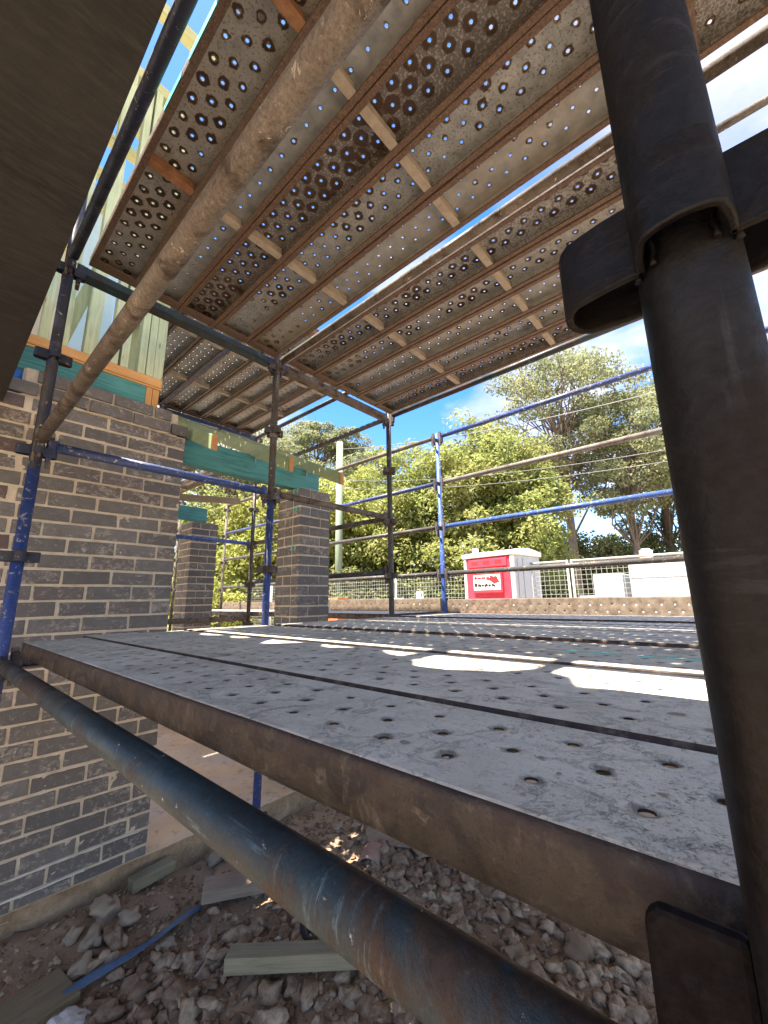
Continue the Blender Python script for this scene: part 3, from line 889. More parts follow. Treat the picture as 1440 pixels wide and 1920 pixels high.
# lower deck
lowA = ['front plank of the dusty lower deck with a dark rusty side', 'second plank of the dusty lower deck behind the first gap', 'third plank of the dusty lower deck crossed by the sun patches', 'fourth plank of the dusty lower deck beyond the bright sun patches', 'fifth plank of the dusty lower deck']
for i in range(5):
    plank(lowA[i], .300+.2355*i, (-.11, .03, .03, .03, .03)[i], DECK+(0, .002, -.003, .001, .0)[i], 'planks of the lower deck', .5, .4, .25 if i == 0 else .7)
for i in range(5):
    plank('%s lower deck plank past the middle gap, counting towards the toe boards' % ORD[i], 1.572+.2355*i, .03, DECK+(.002, 0, .001, -.002, 0)[i], 'planks of the lower deck', .5, .4, .7)
for i in range(3):
    plank('%s narrow outer deck plank in front of the perforated toe board' % ORD[i], 2.86+.236*i, .03, DECK+.006, 'planks of the outer deck', .5, .4, .7)
for i in range(3):
    plank('%s outer deck plank past the thin dark post, behind the near pier' % ORD[i], 2.86+.236*i, 2.47, DECK+.02, 'planks of the outer deck', .5, .4, .7)
for i in range(3):
    plank('%s far outer deck plank behind the two brick piers' % ORD[i], 2.86+.236*i, 4.87, DECK+.02, 'planks of the outer deck', .5, .4, .7)
# toe boards (planks on edge)
tb = ['perforated brown toe board running behind the large dark post', 'perforated brown toe board left of the seam by the blue post', 'far brown toe board seen between the two piers']
for i, y in enumerate((.085, 2.475, 4.87)):
    o = plank(tb[i], 3.655, y, -.228+.012*(i == 1), 'toe boards', .55, .9, .35, rot=(0, R(-90), 0), cat='toe board')
for o in COL.objects:
    if o.get('category') == 'toe board':
        o.material_slots[0].link = 'OBJECT'; o.material_slots[0].material = TOE
def droppings():
    g = np.random.default_rng(5)
    Vs, Fs, Ts = [], [], []; o = 0
    for i in range(520):
        x = g.uniform(.31, 2.7); y = g.uniform(.05, 2.2)
        if (x-.300) % .2355 > .205: continue
        s = g.choice([.0018, .003, .005, .009], p=[.45, .35, .15, .05])*g.uniform(.7, 1.3)
        k = 7; a0 = g.uniform(0, 6)
        ring = [[x+s*1.6*g.uniform(.6, 1.2)*math.cos(a0+2*PI*j/k), y+s*1.6*g.uniform(.6, 1.2)*math.sin(a0+2*PI*j/k), DECK+.0008] for j in range(k)]
        tip = [x, y, DECK+s*.42]
        Vs.append(np.array(ring+[tip])); Fs.append(np.array([[o+j, o+(j+1) % k, o+k] for j in range(k)])); Ts.append(np.full(k+1, g.uniform(0, 1))); o += k+1
    me = fast_mesh('mortar_droppings', np.concatenate(Vs), np.concatenate(Fs), [STONE_P], np.concatenate(Ts))
    tag(link('mortar_droppings', me), kind='stuff')
# paint marks
mb = MB()
solo_p = []
def paint(parent, a, b):
    mb = MB(); mb.box(a, b); return part('paint_mark', mb, TURQ, parent)
pl4 = [o for o in COL.objects if o.get('label') == lowA[3]][0]
pl0 = [o for o in COL.objects if o.get('label') == upA_l[0]][0]
paint(pl4, (.203, .25, .0004), (.2155, .385, .0012)); paint(pl4, (.186, .08, .0004), (.199, .205, .0012))
paint(pl0, (-.0022, .55, -.046), (-.0006, 1.13, -.012)); paint(pl0, (-.0022, 1.19, -.048), (-.0006, 1.34, -.02))

# ------------------------------------------------------------------ scaffold standards, ledgers, transoms
TR = .0242
def pressing_part(parent, z, mat, n=8, dirs=(0, 1, 2, 3), h=.046, ext=.056):
    EX = ext
    for d in dirs:
        ext = (.050, .046, .031, .085)[d] if n > 60 else EX
        mb = MB()
        pts = [(.018, -.0225), (.020+ext*.35, -.0215), (.020+ext*.6, -.0198)]
        for q in range(1, 8 if n > 30 else 4):
            a = PI*q/(8 if n > 30 else 4)
            pts.append((.020+ext*.66+ext*.34*math.sin(a), -.0195*math.cos(a)))
        pts += [(.020+ext*.6, .0198), (.020+ext*.35, .0215), (.018, .0225)]
        t = .0045; out = []; inn = []
        for i, (x, y) in enumerate(pts):
            a = Vector(pts[max(0, i-1)]); b = Vector(pts[min(len(pts)-1, i+1)])
            dd = (b-a).normalized(); nn = Vector((-dd.y, dd.x))
            out.append((x, y)); inn.append((x+nn.x*t, y+nn.y*t))
        ca, sa = math.cos(d*PI/2), math.sin(d*PI/2)
        rt = lambda p, zz: (p[0]*ca-p[1]*sa, p[0]*sa+p[1]*ca, zz)
        N = len(pts); vs = []
        for zz in (z-h/2, z+h/2):
            vs += [rt(p, zz) for p in out] + [rt(p, zz) for p in inn]
        fs = []
        M2 = 2*N
        for i in range(N-1):
            fs += [(i, i+1, M2+i+1, M2+i), (N+i+1, N+i, M2+N+i, M2+N+i+1), (i, N+i, N+i+1, i+1), (M2+i+1, M2+N+i+1, M2+N+i, M2+i)]
        fs += [(0, M2, M2+N, N), (N-1, 2*N-1, M2+2*N-1, M2+N-1)]
        mb.add(vs, fs, 0, n > 30)
        o = part('wedge_pocket', mb, mat, parent, bevel=.0012, bseg=2 if n > 30 else 1)
        if n > 30:
            o.data.set_sharp_from_angle(angle=R(35))
            for sd in (-1, 1):
                wb = MB(); pp = []; rr_ = []
                for q in range(12):
                    zz = z-h/2+h*q/11
                    pp.append(rt((.0135+.0006*math.sin(q*2.1), sd*.0222), zz)); rr_.append(.0016+.0005*math.sin(q*2.6+d))
                wb.tube(pp, rr_, 8); part('weld_bead', wb, mat, parent)
LEV = [-1.275, -.285, .21, .705, 1.20, 1.705]
def standard(label, x, y, zb, zt, mat, mat2=None, levels=LEV, n=20, split=None, pocket=None, collar=None):
    s = thing('scaffold_standard', label, 'scaffold post', (x, y, zb), 'upright scaffold standards')
    if split:
        mb = MB(); mb.tube([(0, 0, 0), (0, 0, split-zb)], TR, n); part('tube', mb, mat, s)
        mb = MB(); mb.tube([(0, 0, split-zb), (0, 0, zt-zb)], TR-.0004, n); part('tube', mb, mat2, s)
    else:
        mb = MB(); mb.tube([(0, 0, 0), (0, 0, zt-zb)], TR, n); part('tube', mb, mat, s)
    for z in levels:
        if zb+.03 < z < zt: pressing_part(s, z-zb, pocket or mat, n)
    mb = MB(); mb.box((-.075, -.075, 0), (.075, .075, .006)); part('base_plate', mb, T_DKGREY, s)
    if collar:
        for z in collar:
            mb = MB(); mb.tube([(0, 0, z-zb-.05), (0, 0, z-zb+.05)], TR+.006, n); part('collar', mb, T_RUST, s)
    return s
T_CUP = T_BLACK
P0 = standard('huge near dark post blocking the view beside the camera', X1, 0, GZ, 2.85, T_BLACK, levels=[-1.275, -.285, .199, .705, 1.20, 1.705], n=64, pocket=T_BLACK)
standard('blue post against the brick wall with a rusty rail joined', X1, YB, GZ, 2.85, T_BLUE, T_NAVY, split=.62, n=32, pocket=T_NAVY)
standard('middle dark post in front of the near brick pier, blue below', X2, YB, GZ, 1.83, T_BLUE, T_DKGREY, split=.72, n=24, pocket=T_DKGREY, collar=(1.2,))
standard('thin dark post standing on the deck under the deck corner', X3, YB, GZ, 1.83, T_DKGREY, n=24, pocket=T_DKGREY)
standard('bright blue post by the toe board seam', X4, YB, GZ, 1.84, T_BRIGHT, n=20, levels=[-.285, .235, .74, 1.235, 1.74], pocket=T_NAVY)
standard('dark far post left of the near pier at the higher deck', X3, 4.82, GZ, 2.32, T_DKGREY, n=16, levels=LEV+[2.2], pocket=T_DKGREY)
standard('rusty far post beside the farther pier', X4, 7.23, GZ, 1.84, T_RUST, n=16, pocket=T_RUST)
standard('rusty far post squeezed between wall and farther pier', X3, 7.23, GZ, 1.84, T_RUST, n=16, pocket=T_RUST)
standard('outer far post hidden behind the near pier', X4, 4.82, GZ, 1.84, T_DKGREY, n=16, pocket=T_DKGREY)
standard('second row post in line behind the huge near post', X2, 0, GZ, 1.83, T_NAVY, n=16, pocket=T_NAVY)
standard('third row post in line behind the huge near post', X3, 0, GZ, 2.9, T_NAVY, n=16, levels=LEV+[2.2, 2.7], pocket=T_NAVY)
standard('outermost post in line behind the huge near post', X4, 0, GZ, 1.84, T_BRIGHT, n=16, pocket=T_NAVY)

def bar(label, p0, p1, mat, kind='ledger', n=16, up=.0, r=TR, lug=True, lugm=None, group=None):
    p0 = Vector(p0); p1 = Vector(p1)
    d = (p1-p0).normalized()
    nm = {'ledger': 'scaffold_ledger', 'rail': 'guard_rail', 'transom': 'scaffold_transom'}[kind]
    t = thing(nm, label, {'ledger': 'scaffold tube', 'rail': 'guard rail', 'transom': 'scaffold beam'}[kind], p0, group or {'ledger': 'scaffold ledgers', 'rail': 'guard rails', 'transom': 'scaffold transoms'}[kind])
    L = (p1-p0).length
    g = .070 if lug else 0
    mb = MB()
    if kind == 'transom':
        mb2 = MB()
        # inverted T of two angles
        w = Vector((-d.y, d.x, 0))
        def bx(u0, u1, z0, z1):
            q = [p + w*u + Vector((0, 0, z)) for p in (d*g, d*(L-g)) for u in (u0, u1) for z in (z0, z1)]
            mb.add(q, [(0, 1, 3, 2), (4, 6, 7, 5), (0, 4, 5, 1), (2, 3, 7, 6), (0, 2, 6, 4), (1, 5, 7, 3)])
        bx(-.036, .036, -.032, -.026); bx(-.006, .006, -.026, .034)
        part('flanged_bar', mb, mat, t)
    else:
        mb.tube([d*g, d*(L-g)], r, n); part('tube', mb, mat, t)
    if lug:
        w = Vector((-d.y, d.x, 0))
        for a, sgn in ((Vector((0, 0, 0)), 1), (d*L, -1)):
            mb = MB()
            q = []
            for s in (.034, .078):
                for u in (-.011, .011):
                    for z in ((-.082, .034) if s < .05 else (-.03, .034)):
                        q.append(a + d*sgn*s + w*u + Vector((0, 0, z)))
            mb.add(q, [(0, 1, 3, 2), (4, 6, 7, 5), (0, 4, 5, 1), (2, 3, 7, 6), (0, 2, 6, 4), (1, 5, 7, 3)])
            part('end_lug', mb, lugm or mat, t, bevel=.003)
            c0 = a + d*sgn*.046
            mb = MB(); q = []
            for z, k in ((-.105, .008), (.052, .015)):
                for e in (-k, k):
                    for u in (-.0045, .0045):
                        q.append(c0 + d*e + w*(u+.017) + Vector((0, 0, z)))
            mb.add(q, [(0, 1, 3, 2), (4, 6, 7, 5), (0, 4, 5, 1), (2, 3, 7, 6), (0, 2, 6, 4), (1, 5, 7, 3)])
            part('wedge', mb, T_RUST, t)
    return t
ZL = .045
# near rails on the camera side row
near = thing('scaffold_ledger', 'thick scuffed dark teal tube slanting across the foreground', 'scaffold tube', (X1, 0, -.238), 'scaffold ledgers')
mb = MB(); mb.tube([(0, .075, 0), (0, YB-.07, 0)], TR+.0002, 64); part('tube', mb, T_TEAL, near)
mb = MB(); mb.prism([(.002, .024, -.16), (.002, .066, -.12), (.002, .066, .082), (.002, .060, .089), (.002, .024, .089)], (.009, 0, 0)); part('end_lug', mb, T_MAROON, near, bevel=.004)
mb = MB(); mb.prism([(-.011, YB-.034, -.09), (-.011, YB-.078, -.03), (-.011, YB-.078, .03), (-.011, YB-.034, .03)], (.022, 0, 0)); part('end_lug', mb, T_NAVY, near, bevel=.003)
bar('rusty brown tube slanting up across the overhead planks', (X1, 0, .750), (X1, YB, .750), T_RUST, 'rail', 48)
bar('navy tube running overhead between dark board and pitted plank', (X1, 0, 1.752), (X1, YB, 1.752), T_NAVY, 'ledger', 40)
bar('rusty ledger with a bright top edge along the slit of sky', (X2, 0, 1.741), (X2, YB, 1.741), T_RUST, 'ledger', 28)
bar('dark teal ledger along the outer edge of the overhead deck', (X3, 0, 1.752), (X3, YB, 1.752), T_TEAL, 'ledger', 24)
bar('brown ledger against open sky at upper right of the big post', (X2, 0, 1.741), (X2, -YB, 1.741), T_RUST, 'ledger', 16)
bar('pale worn ledger against open sky right of the big post', (X3, 0, 1.752), (X3, -YB, 1.752), T_GREY, 'ledger', 16)
bar('upper brown guard rail against open sky right of the big post', (X3, 0, 2.76), (X3, -YB, 2.76), T_RUST, 'rail', 16)
bar('long guard rail of the upper deck out past the slit', (X3, 0, 2.76), (X3, YB, 2.76), T_RUST, 'rail', 16)
bar('orange worn rail low against the sky right of the big post', (X3, 0, 1.25), (X3, -YB, 1.25), T_RUST, 'rail', 16)
for z, w in ((2.26, 'middle'), (2.755, 'top')):
    bar('%s rail added unseen above the navy tube to break the sun patches' % w, (X1, 0, z), (X1, YB, z), T_GREY, 'rail', 16)  # rails added out of view to stripe the sun patches with shadow
bar('added unseen tube above the navy tube splitting the sun patch, nearer one', (-.95, .55, UT+.03), (.50, .55, UT+.03), T_GREY, 'rail', 14, lug=False, group='added shadow tubes')  # added unseen tube, its shadow splits the sun patch
bar('added unseen tube above the navy tube splitting the sun patch, farther one', (-.95, .90, UT+.042), (.50, .90, UT+.042), T_GREY, 'rail', 14, lug=False, group='added shadow tubes', r=.036)  # second added tube out of view, shadows another gap in the patch
bar('added diagonal tube above the navy tube breaking up the sun patches', (X1-.05, .1, 1.95), (X1-.05, 1.5, 2.9), T_RUST, 'rail', 14, lug=False, group='added shadow braces')  # unseen brace added to throw a diagonal shadow on the lower deck
# transoms
bar('green and navy transom carrying the overhead planks from the wall post', (X1, YB, 1.735), (X2, YB, 1.735), T_TEAL, 'transom', lugm=T_NAVY)
bar('rusty transom carrying the overhead planks to the outer corner', (X2, YB, 1.735), (X3, YB, 1.735), T_RUST, 'transom', lugm=T_BLUE)
bar('transom overhead behind the big post, nearest row', (X1, 0, 1.735), (X2, 0, 1.735), T_NAVY, 'transom')
bar('transom overhead behind the big post, outer row', (X2, 0, 1.735), (X3, 0, 1.735), T_RUST, 'transom')
bar('navy transom under the left end of the lower deck', (X1, YB, -.232), (X2, YB, -.232), T_NAVY, 'transom')
bar('navy transom under the lower deck by the near pier', (X2, YB, -.232), (X3, YB, -.232), T_NAVY, 'transom')
bar('short transom under the outer deck by the blue post', (X3, YB, -.232), (X4, YB, -.232), T_NAVY, 'transom', group='scaffold transoms')
bar('transom under the lower deck beside the big post', (X1, 0, -.232), (X2, 0, -.232), T_NAVY, 'transom')
bar('transom under the lower deck at its outer near end', (X2, 0, -.232), (X3, 0, -.232), T_NAVY, 'transom')
bar('purple blue transom at the end of the higher deck', (X2, 4.82, 2.205), (X3, 4.82, 2.205), T_BLUE, 'transom')
bar('blue edged ledger between the strips of the higher deck', (X2, YB, 2.26), (X2, 4.82, 2.26), T_BRIGHT, 'ledger', 16)
bar('dark ledger along the outer edge of the higher deck', (2.752, YB+.06, 2.20), (2.752, 4.76, 2.20), T_NAVY, 'ledger', 16, lug=False)
# guard rails on the deck row
bar('blue guard rail in front of the brick wall', (X1, YB, .742), (X2, YB, .742), T_BLUE, 'rail', 28)
bar('brown guard rail in front of the near pier top', (X2, YB, .742), (X3, YB, .742), T_RUST, 'rail', 24)
bar('dark rail rising from the deck corner towards the rafters', (X3, YB, 1.745), (X3, 4.82, 1.745), T_DKGREY, 'rail')
bar('brown bolted rail behind the near pier', (X3, YB, .745), (X3, 4.82, .745), T_RUST, 'rail')
bar('thick white topped rail behind the near pier low down', (X3, YB, .245), (X3, 4.82, .245), T_DKGREY, 'rail')
mats4 = [(.262, T_DKGREY, 'dark rail'), (.762, T_BRIGHT, 'blue rail'), (1.255, T_GREY, 'pale worn rail'), (1.795, T_BLUE, 'steel blue rail')]
pos4 = ['crossing the pink toilet', 'second up above the toilet', 'third up across the green tree', 'topmost below the deck edge']
for (z, m, l), w in zip(mats4, pos4):
    bar('%s %s, right of the blue post' % (l, w), (X4, 0, z), (X4, YB, z), m, 'rail', 20)
    bar('outer rail continuing the %s behind the big post' % w.split(' ')[0]+' row', (X4, 0, z), (X4, -YB, z), m, 'rail', 12)
for (z, m, l), w in zip([(.262, T_DKGREY, 'dark rail'), (.762, T_DKGREY, 'dark rail'), (1.255, T_BLUE, 'blue grey rail'), (1.795, T_RUST, 'brown rail')], ['lowest above the toe board', 'second up', 'third up', 'topmost']):
    bar('%s %s, between the blue post and the pier' % (l, w), (X4, YB, z), (X4, 4.82, z), m, 'rail', 14)
    bar('far %s %s, seen between the two piers' % (l, w), (X4, 4.82, z), (X4, 7.23, z), m, 'rail', 12)
bar('slim bright blue rail in front of the farther pier', (X2, 4.82, .742), (X3, 4.82, .742), T_BRIGHT, 'rail', 14)
bar('rusty low rail at the foot of the farther pier', (X2, 4.82, -.20), (X3, 4.82, -.20), T_RUST, 'rail', 14, r=.03)

# the dark board close above the camera
mb = MB(); mb.box((-1.0, -1.6, 1.085), (.139, 2.885, 1.103))
bd = part('formply_board', mb, BOARD, None, bevel=.002)
tag(bd, 'large dark smooth board close overhead at the upper left', 'board')

# ------------------------------------------------------------------ house frame
H = thing('house_frame', 'green timber house frame with studs standing above the brick wall', 'house frame')
def hb(name, a, b, mat, rot=None, about=None, bevel=.002):
    mb = MB(); mb.box(a, b, 0, rot, about); return part(name, mb, mat, H, bevel=bevel, bseg=1)
hb('lintel_beam', (-.9, 2.945, 1.33), (.832, 2.99, 1.482), TEAL_X)
hb('packer', (-.9, 2.94, 1.4835), (.93, 3.01, 1.497), ORANGE_X)
hb('bottom_plate', (-.9, 2.935, 1.4985), (.925, 3.025, 1.56), ORANGE_X)
hb('post', (.834, 2.945, 1.24), (.873, 3.03, 1.482), ORANGE_Z); hb('post', (.876, 2.945, 1.24), (.916, 3.03, 1.482), ORANGE_Z)
for x in (-.50, .02, .235, .33, .455, .60, .66, .765):
    w = .045 if x not in (.455,) else .07
    hb('stud', (x, 2.938, 1.562), (x+w, 3.028, 4.0), GRN_Z)
hb('corner_stud', (.815, 2.936, 1.562), (.86, 3.028, 4.0), GRN_Z); hb('corner_stud', (.862, 2.94, 1.562), (.925, 3.03, 4.0), GRN_Z)
hb('brace', (.30, 3.032, 1.562), (.37, 3.06, 3.2), TEAL_X if False else GRN_Z, Matrix.Rotation(R(12), 3, 'Y'), (.3, 3.04, 1.562))
hb('top_plate', (-.9, 2.938, 4.002), (.93, 3.028, 4.09), GRN_X)
hb('top_plate', (-1.2, 5.5, 4.002), (.93, 5.59, 4.09), GRN_X)
for i, x in enumerate((-.6, -.15, .3, .75)):
    hb('stud', (x, 5.0, 1.3), (x+.045, 5.09, 4.0), GRN_Z)
for y in (3.5, 4.1):
    hb('stud', (.84, y, 1.3), (.93, y+.045, 4.0), GRN_Z)
hb('wall_wrap', (.40, 4.05, 1.4), (.80, 4.06, 3.6), PALEBLUE)
hb('sheathing', (-.1, 4.3, 1.4), (.34, 4.312, 3.0), CREAM, Matrix.Rotation(R(10), 3, 'Y'))
hb('sheathing', (.24, 5.2, 1.4), (.84, 5.212, 3.9), CREAM)
hb('sun_block_floor', (-4.5, 3.05, 1.50), (.90, 9.0, 1.52), CREAM)  # added out of view to keep the sun off the slab
hb('sun_block_roof', (-4.5, 2.95, 4.45), (.42, 4.74, 4.47), CREAM)  # added sheet hidden above the dark board, shades the slab
hb('sun_block_roof', (-4.5, 4.75, 4.42), (1.1, 9.5, 4.44), CREAM)  # added sheet further back, also blocks sun from the slab
# truss chords reaching over
for i, (q, zz) in enumerate(((.617, 4.30), (.773, 4.30), (.849, 4.3), (.916, 4.3), (1.018, 4.3), (1.12, 4.3), (1.22, 4.3), (1.33, 4.3))):
    y = q*zz
    hb('truss_chord', (-2.2, y-.045, zz), (1.0, y+.045, zz+.09), GRN_X)
for i, y in enumerate((2.9, 3.9, 4.9)):
    hb('truss_web', (-.6, y, 4.40), (-.55, y+.045, 5.9), GRN_Z, Matrix.Rotation(R(28), 3, 'Y'))
# tarpaulin
mb = MB(); n = 14
V = []
for j in range(5):
    for i in range(n+1):
        x = -.7+.94*i/n; z = 1.33-.23*j/4
        V.append((x, 2.955+.018*mnoise.noise(Vector((x*7, j*.9, 0))), z+.006*math.sin(i*1.3)))
mb.add(V, [(j*(n+1)+i, j*(n+1)+i+1, (j+1)*(n+1)+i+1, (j+1)*(n+1)+i) for j in range(4) for i in range(n)], 0, True)
o = part('tarpaulin', mb, TARP, None, fix=False)
sol = o.modifiers.new('thick', 'SOLIDIFY'); sol.thickness = .002
tag(o, 'bright blue tarpaulin flap tucked under the teal beam', 'tarpaulin')

# verandah roof frame
V_ = thing('verandah_roof_frame', 'verandah roof timbers, green rafters resting on a long teal beam', 'roof frame')
def vb(name, a, b, mat, rot=None, about=None, bevel=.002):
    mb = MB(); mb.box(a, b, 0, rot, about); return part(name, mb, mat, V_, bevel=bevel, bseg=1)
vb('beam', (1.09, 3.04, 1.028), (2.455, 3.085, 1.236), TEAL_X)
vb('beam', (1.09, 3.088, 1.028), (2.455, 3.13, 1.234), TEAL_X)
vb('beam', (1.2, 5.34, 1.05), (2.41, 5.39, 1.235), TEAL_X)
SL = .478
def rafter(x, yend, y1=6.9, w=.042):
    z0 = .975+(2.512-yend)*-SL*1.0
    d = Vector((0, 1, SL)).normalized(); up = Vector((0, -d.z, d.y))
    zc = 1.03 + (yend-2.512)*SL
    a = Vector((x, yend, zc)); L = (y1-yend)/d.y
    mb = MB()
    vs = []
    for s in (0, L):
        for xx in (0, w):
            for u in (-.058, .058):
                vs.append(a + d*s + Vector((xx, 0, 0)) + up*u)
    if True:   # plumb-cut nose
        for i in range(4):
            vs[i].y = yend + (vs[i].y-yend)*.15
    mb.add(vs, [(0, 1, 3, 2), (4, 6, 7, 5), (0, 4, 5, 1), (2, 3, 7, 6), (0, 2, 6, 4), (1, 5, 7, 3)])
    o = part('rafter', mb, GRN_Y, V_, bevel=.002, bseg=1)
    mb = MB(); mb.box((x+.0015, yend-.0105, zc-.056), (x+w-.0015, yend-.0095, zc+.056)); part('cut_end', mb, ENDGRAIN, o)
    return o
for x, ye in ((1.15, 2.575), (1.70, 2.472), (2.25, 2.508)):
    rafter(x, ye, 6.9 if x > 1 else 5.5)
for x in (1.72, 2.27):
    mb = MB(); zz = 1.236
    mb.prism([(x+.028, 3.035, zz-.07), (x+.028, 3.035, zz+.09), (x+.028, 3.0, zz+.06), (x+.028, 3.025, zz-.07)], (.0015, 0, 0))
    part('framing_bracket', mb, GANGNAIL, V_)
vb('ridge_beam', (1.0, 6.86, 3.02), (2.6, 6.905, 3.16), GRN_X)
vb('wall_beam', (1.0, 5.3, 2.0), (1.1, 5.345, 2.2), DARK_T)
vb('strut', (2.08, 5.9, 1.15), (2.13, 5.99, 2.15), DARK_T, Matrix.Rotation(R(-32), 3, 'X') @ Matrix.Rotation(R(25), 3, 'Y'))
vb('tie', (1.9, 5.55, 1.38), (3.0, 5.6, 1.47), DARK_T, Matrix.Rotation(R(-6), 3, 'Y'))

# ------------------------------------------------------------------ loose things on the ground
def rock_mesh(seed, sub=2, rough=.28, flat=.75):
    bm = bmesh.new(); bmesh.ops.create_icosphere(bm, subdivisions=sub, radius=1)
    for v in bm.verts:
        n = mnoise.fractal(v.co*1.1+Vector((seed*7.1, 0, 0)), .9, 2.1, 4)
        c = mnoise.cell(v.co*1.3+Vector((seed*3.3, 0, 0)))
        v.co *= 1 + rough*n + .08*c
        v.co.z *= flat
    me = bpy.data.meshes.new('rock'); bm.to_mesh(me); bm.free()
    return me
def rocks_np():
    out = []
    for i in range(10):
        me = rock_mesh(i, 2, .62, .75)
        v = np.empty(len(me.vertices)*3); me.vertices.foreach_get('co', v)
        f = np.empty(len(me.polygons)*3, dtype=np.int64); me.polygons.foreach_get('vertices', f)
        out.append((v.reshape(-1, 3), f.reshape(-1, 3)))
        bpy.data.meshes.remove(me)
    return out
RK = rocks_np()
def fast_mesh(name, V, F, mats, tint=None, smooth=False):
    me = bpy.data.meshes.new(name)
    k = F.shape[1]
    me.vertices.add(len(V)); me.vertices.foreach_set('co', V.astype(np.float32).ravel())
    me.loops.add(F.size); me.loops.foreach_set('vertex_index', F.astype(np.int32).ravel())
    me.polygons.add(len(F)); me.polygons.foreach_set('loop_start', np.arange(0, F.size, k, dtype=np.int32))
    try: me.polygons.foreach_set('loop_total', np.full(len(F), k, dtype=np.int32))
    except Exception: pass
    if smooth: me.polygons.foreach_set('use_smooth', np.ones(len(F), dtype=bool))
    me.update(calc_edges=True)
    for m in mats: me.materials.append(m)
    if tint is not None:
        a = me.attributes.new('tint', 'FLOAT', 'POINT'); a.data.foreach_set('value', tint.astype(np.float32))
    return me
def gravel():
    g = np.random.default_rng(11)
    Vs, Fs, Ts = [], [], []; o = 0
    def put(x, y, s, tint):
        nonlocal o
        v, f = RK[g.integers(len(RK))]
        a = g.uniform(0, 2*PI); t = g.uniform(-.6, .6)
        ca, sa, ct, st = math.cos(a), math.sin(a), math.cos(t), math.sin(t)
        sc = np.array([s*g.uniform(.8, 1.35), s*g.uniform(.7, 1.1), s*g.uniform(.6, 1.0)])
        w = v*sc*(1+.18*g.standard_normal((len(v), 1)))
        w = np.stack([w[:, 0], w[:, 1]*ct-w[:, 2]*st, w[:, 1]*st+w[:, 2]*ct], 1)
        w = np.stack([w[:, 0]*ca-w[:, 1]*sa, w[:, 0]*sa+w[:, 1]*ca, w[:, 2]], 1)
        w += np.array([x, y, ground_z(x, y)+s*.28])
        Vs.append(w); Fs.append(f+o); Ts.append(np.full(len(v), tint)); o += len(v)
    # coarse rubble heap in front of the wall
    for i in range(5200):
        x = g.uniform(.55, 3.4); y = g.uniform(.15, 2.55)
        d = mnoise.noise(Vector((x*1.4, y*1.4, 2.0)))
        wgt = 1.0 if (y < 2.25-.12*(x-1)) else .25
        if g.random() > wgt*(.75+.6*d): continue
        put(x, y, g.choice([.014, .02, .027, .036, .046], p=[.22, .3, .26, .15, .07]), g.uniform(0, 1))
    for i in range(7000):
        x = g.uniform(-.3, 3.4); y = g.uniform(.3, 2.86)
        put(x, y, g.uniform(.003, .012)*g.choice([1, 1, 1.5]), g.uniform(.0, 1))
    for i in range(420):
        x = g.uniform(2.3, 3.6); y = g.uniform(.2, 1.5)
        put(x, y, g.uniform(.025, .05), g.uniform(.5, 1))
    me = fast_mesh('gravel', np.concatenate(Vs), np.concatenate(Fs), [STONE], np.concatenate(Ts), False)
    return tag(link('gravel', me), kind='stuff')
gravel()
droppings()
rr = random.Random(21)
def rock(x, y, s, sc=(1, 1, .8), pale=True, label=None, group=None):
    me = rock_mesh(rr.random()*50, 3, .75, .8); s *= .85
    me.materials.append(STONE_P if pale else STONE)
    a = me.attributes.new('tint', 'FLOAT', 'POINT'); a.data.foreach_set('value', [rr.random()]*len(me.vertices))
    me.polygons.foreach_set('use_smooth', [True]*len(me.polygons))
    o = link('rock', me, None, (x, y, ground_z(x, y)+s*sc[2]*.45), (rr.uniform(-.3, .3), rr.uniform(-.3, .3), rr.uniform(0, 6)))
    o.scale = (s*sc[0], s*sc[1], s*sc[2])
    return tag(o, label, 'rock', group)
rock(.87, 2.72, .072, (1.25, .9, .95), True, 'largest pale lump of rubble at the foot of the brick wall')
rock(.94, 2.60, .05, (1, 1.1, .9), True, 'pale lump beside the largest one at the wall foot')
rock(.72, 2.66, .045, (.9, 1, 1.1), True, 'upright pale rubble lump nearest to the wall bottom')
rock(.77, 2.56, .048, (1.1, .9, .9), True, 'squat pale rubble lump in front of the wall')
rock(.72, 2.45, .05, (1.1, 1, .9), True, 'pale pointed rubble lump halfway to the blue hose')
rock(.80, 2.40, .045, (.8, .9, 1.2), True, 'tall pale rubble lump next to the blue hose')
rock(1.02, 2.33, .036, (1.4, .9, .8), True, 'pale stone lying on the blue hose')
rock(1.50, 2.80, .075, (1.2, .9, .7), True, 'pale rock at the slab edge above the timber offcut')
rock(1.33, 2.10, .03, (1, 1, 1), True, 'small pale stone just below the timber offcut')
rock(1.55, 1.75, .055, (1, .9, 1.1), False, 'brown stone with a straw tuft near the cable ring')
rock(1.60, 1.55, .06, (.9, 1, 1.1), False, 'pointed brown stone behind the long timber batten')
rock(1.2, 2.0, .045, (1.2, 1, .8), False, 'broken brown stone left of the bent nail')
rock(2.35, 1.35, .07, (1.1, .9, .9), False, 'blocky brown stone beside the front plank, with white chip')
rock(2.45, 1.55, .065, (1.2, .8, .8), False, 'flat topped brown stone near the clay tile piece')
rock(2.05, 1.05, .05, (1, 1, .9), False, 'brown stone in the soil strip under the plank')
rock(2.25, .85, .06, (1.2, 1, .8), False, 'largest stone of the pale gravel heap by the dark lug')
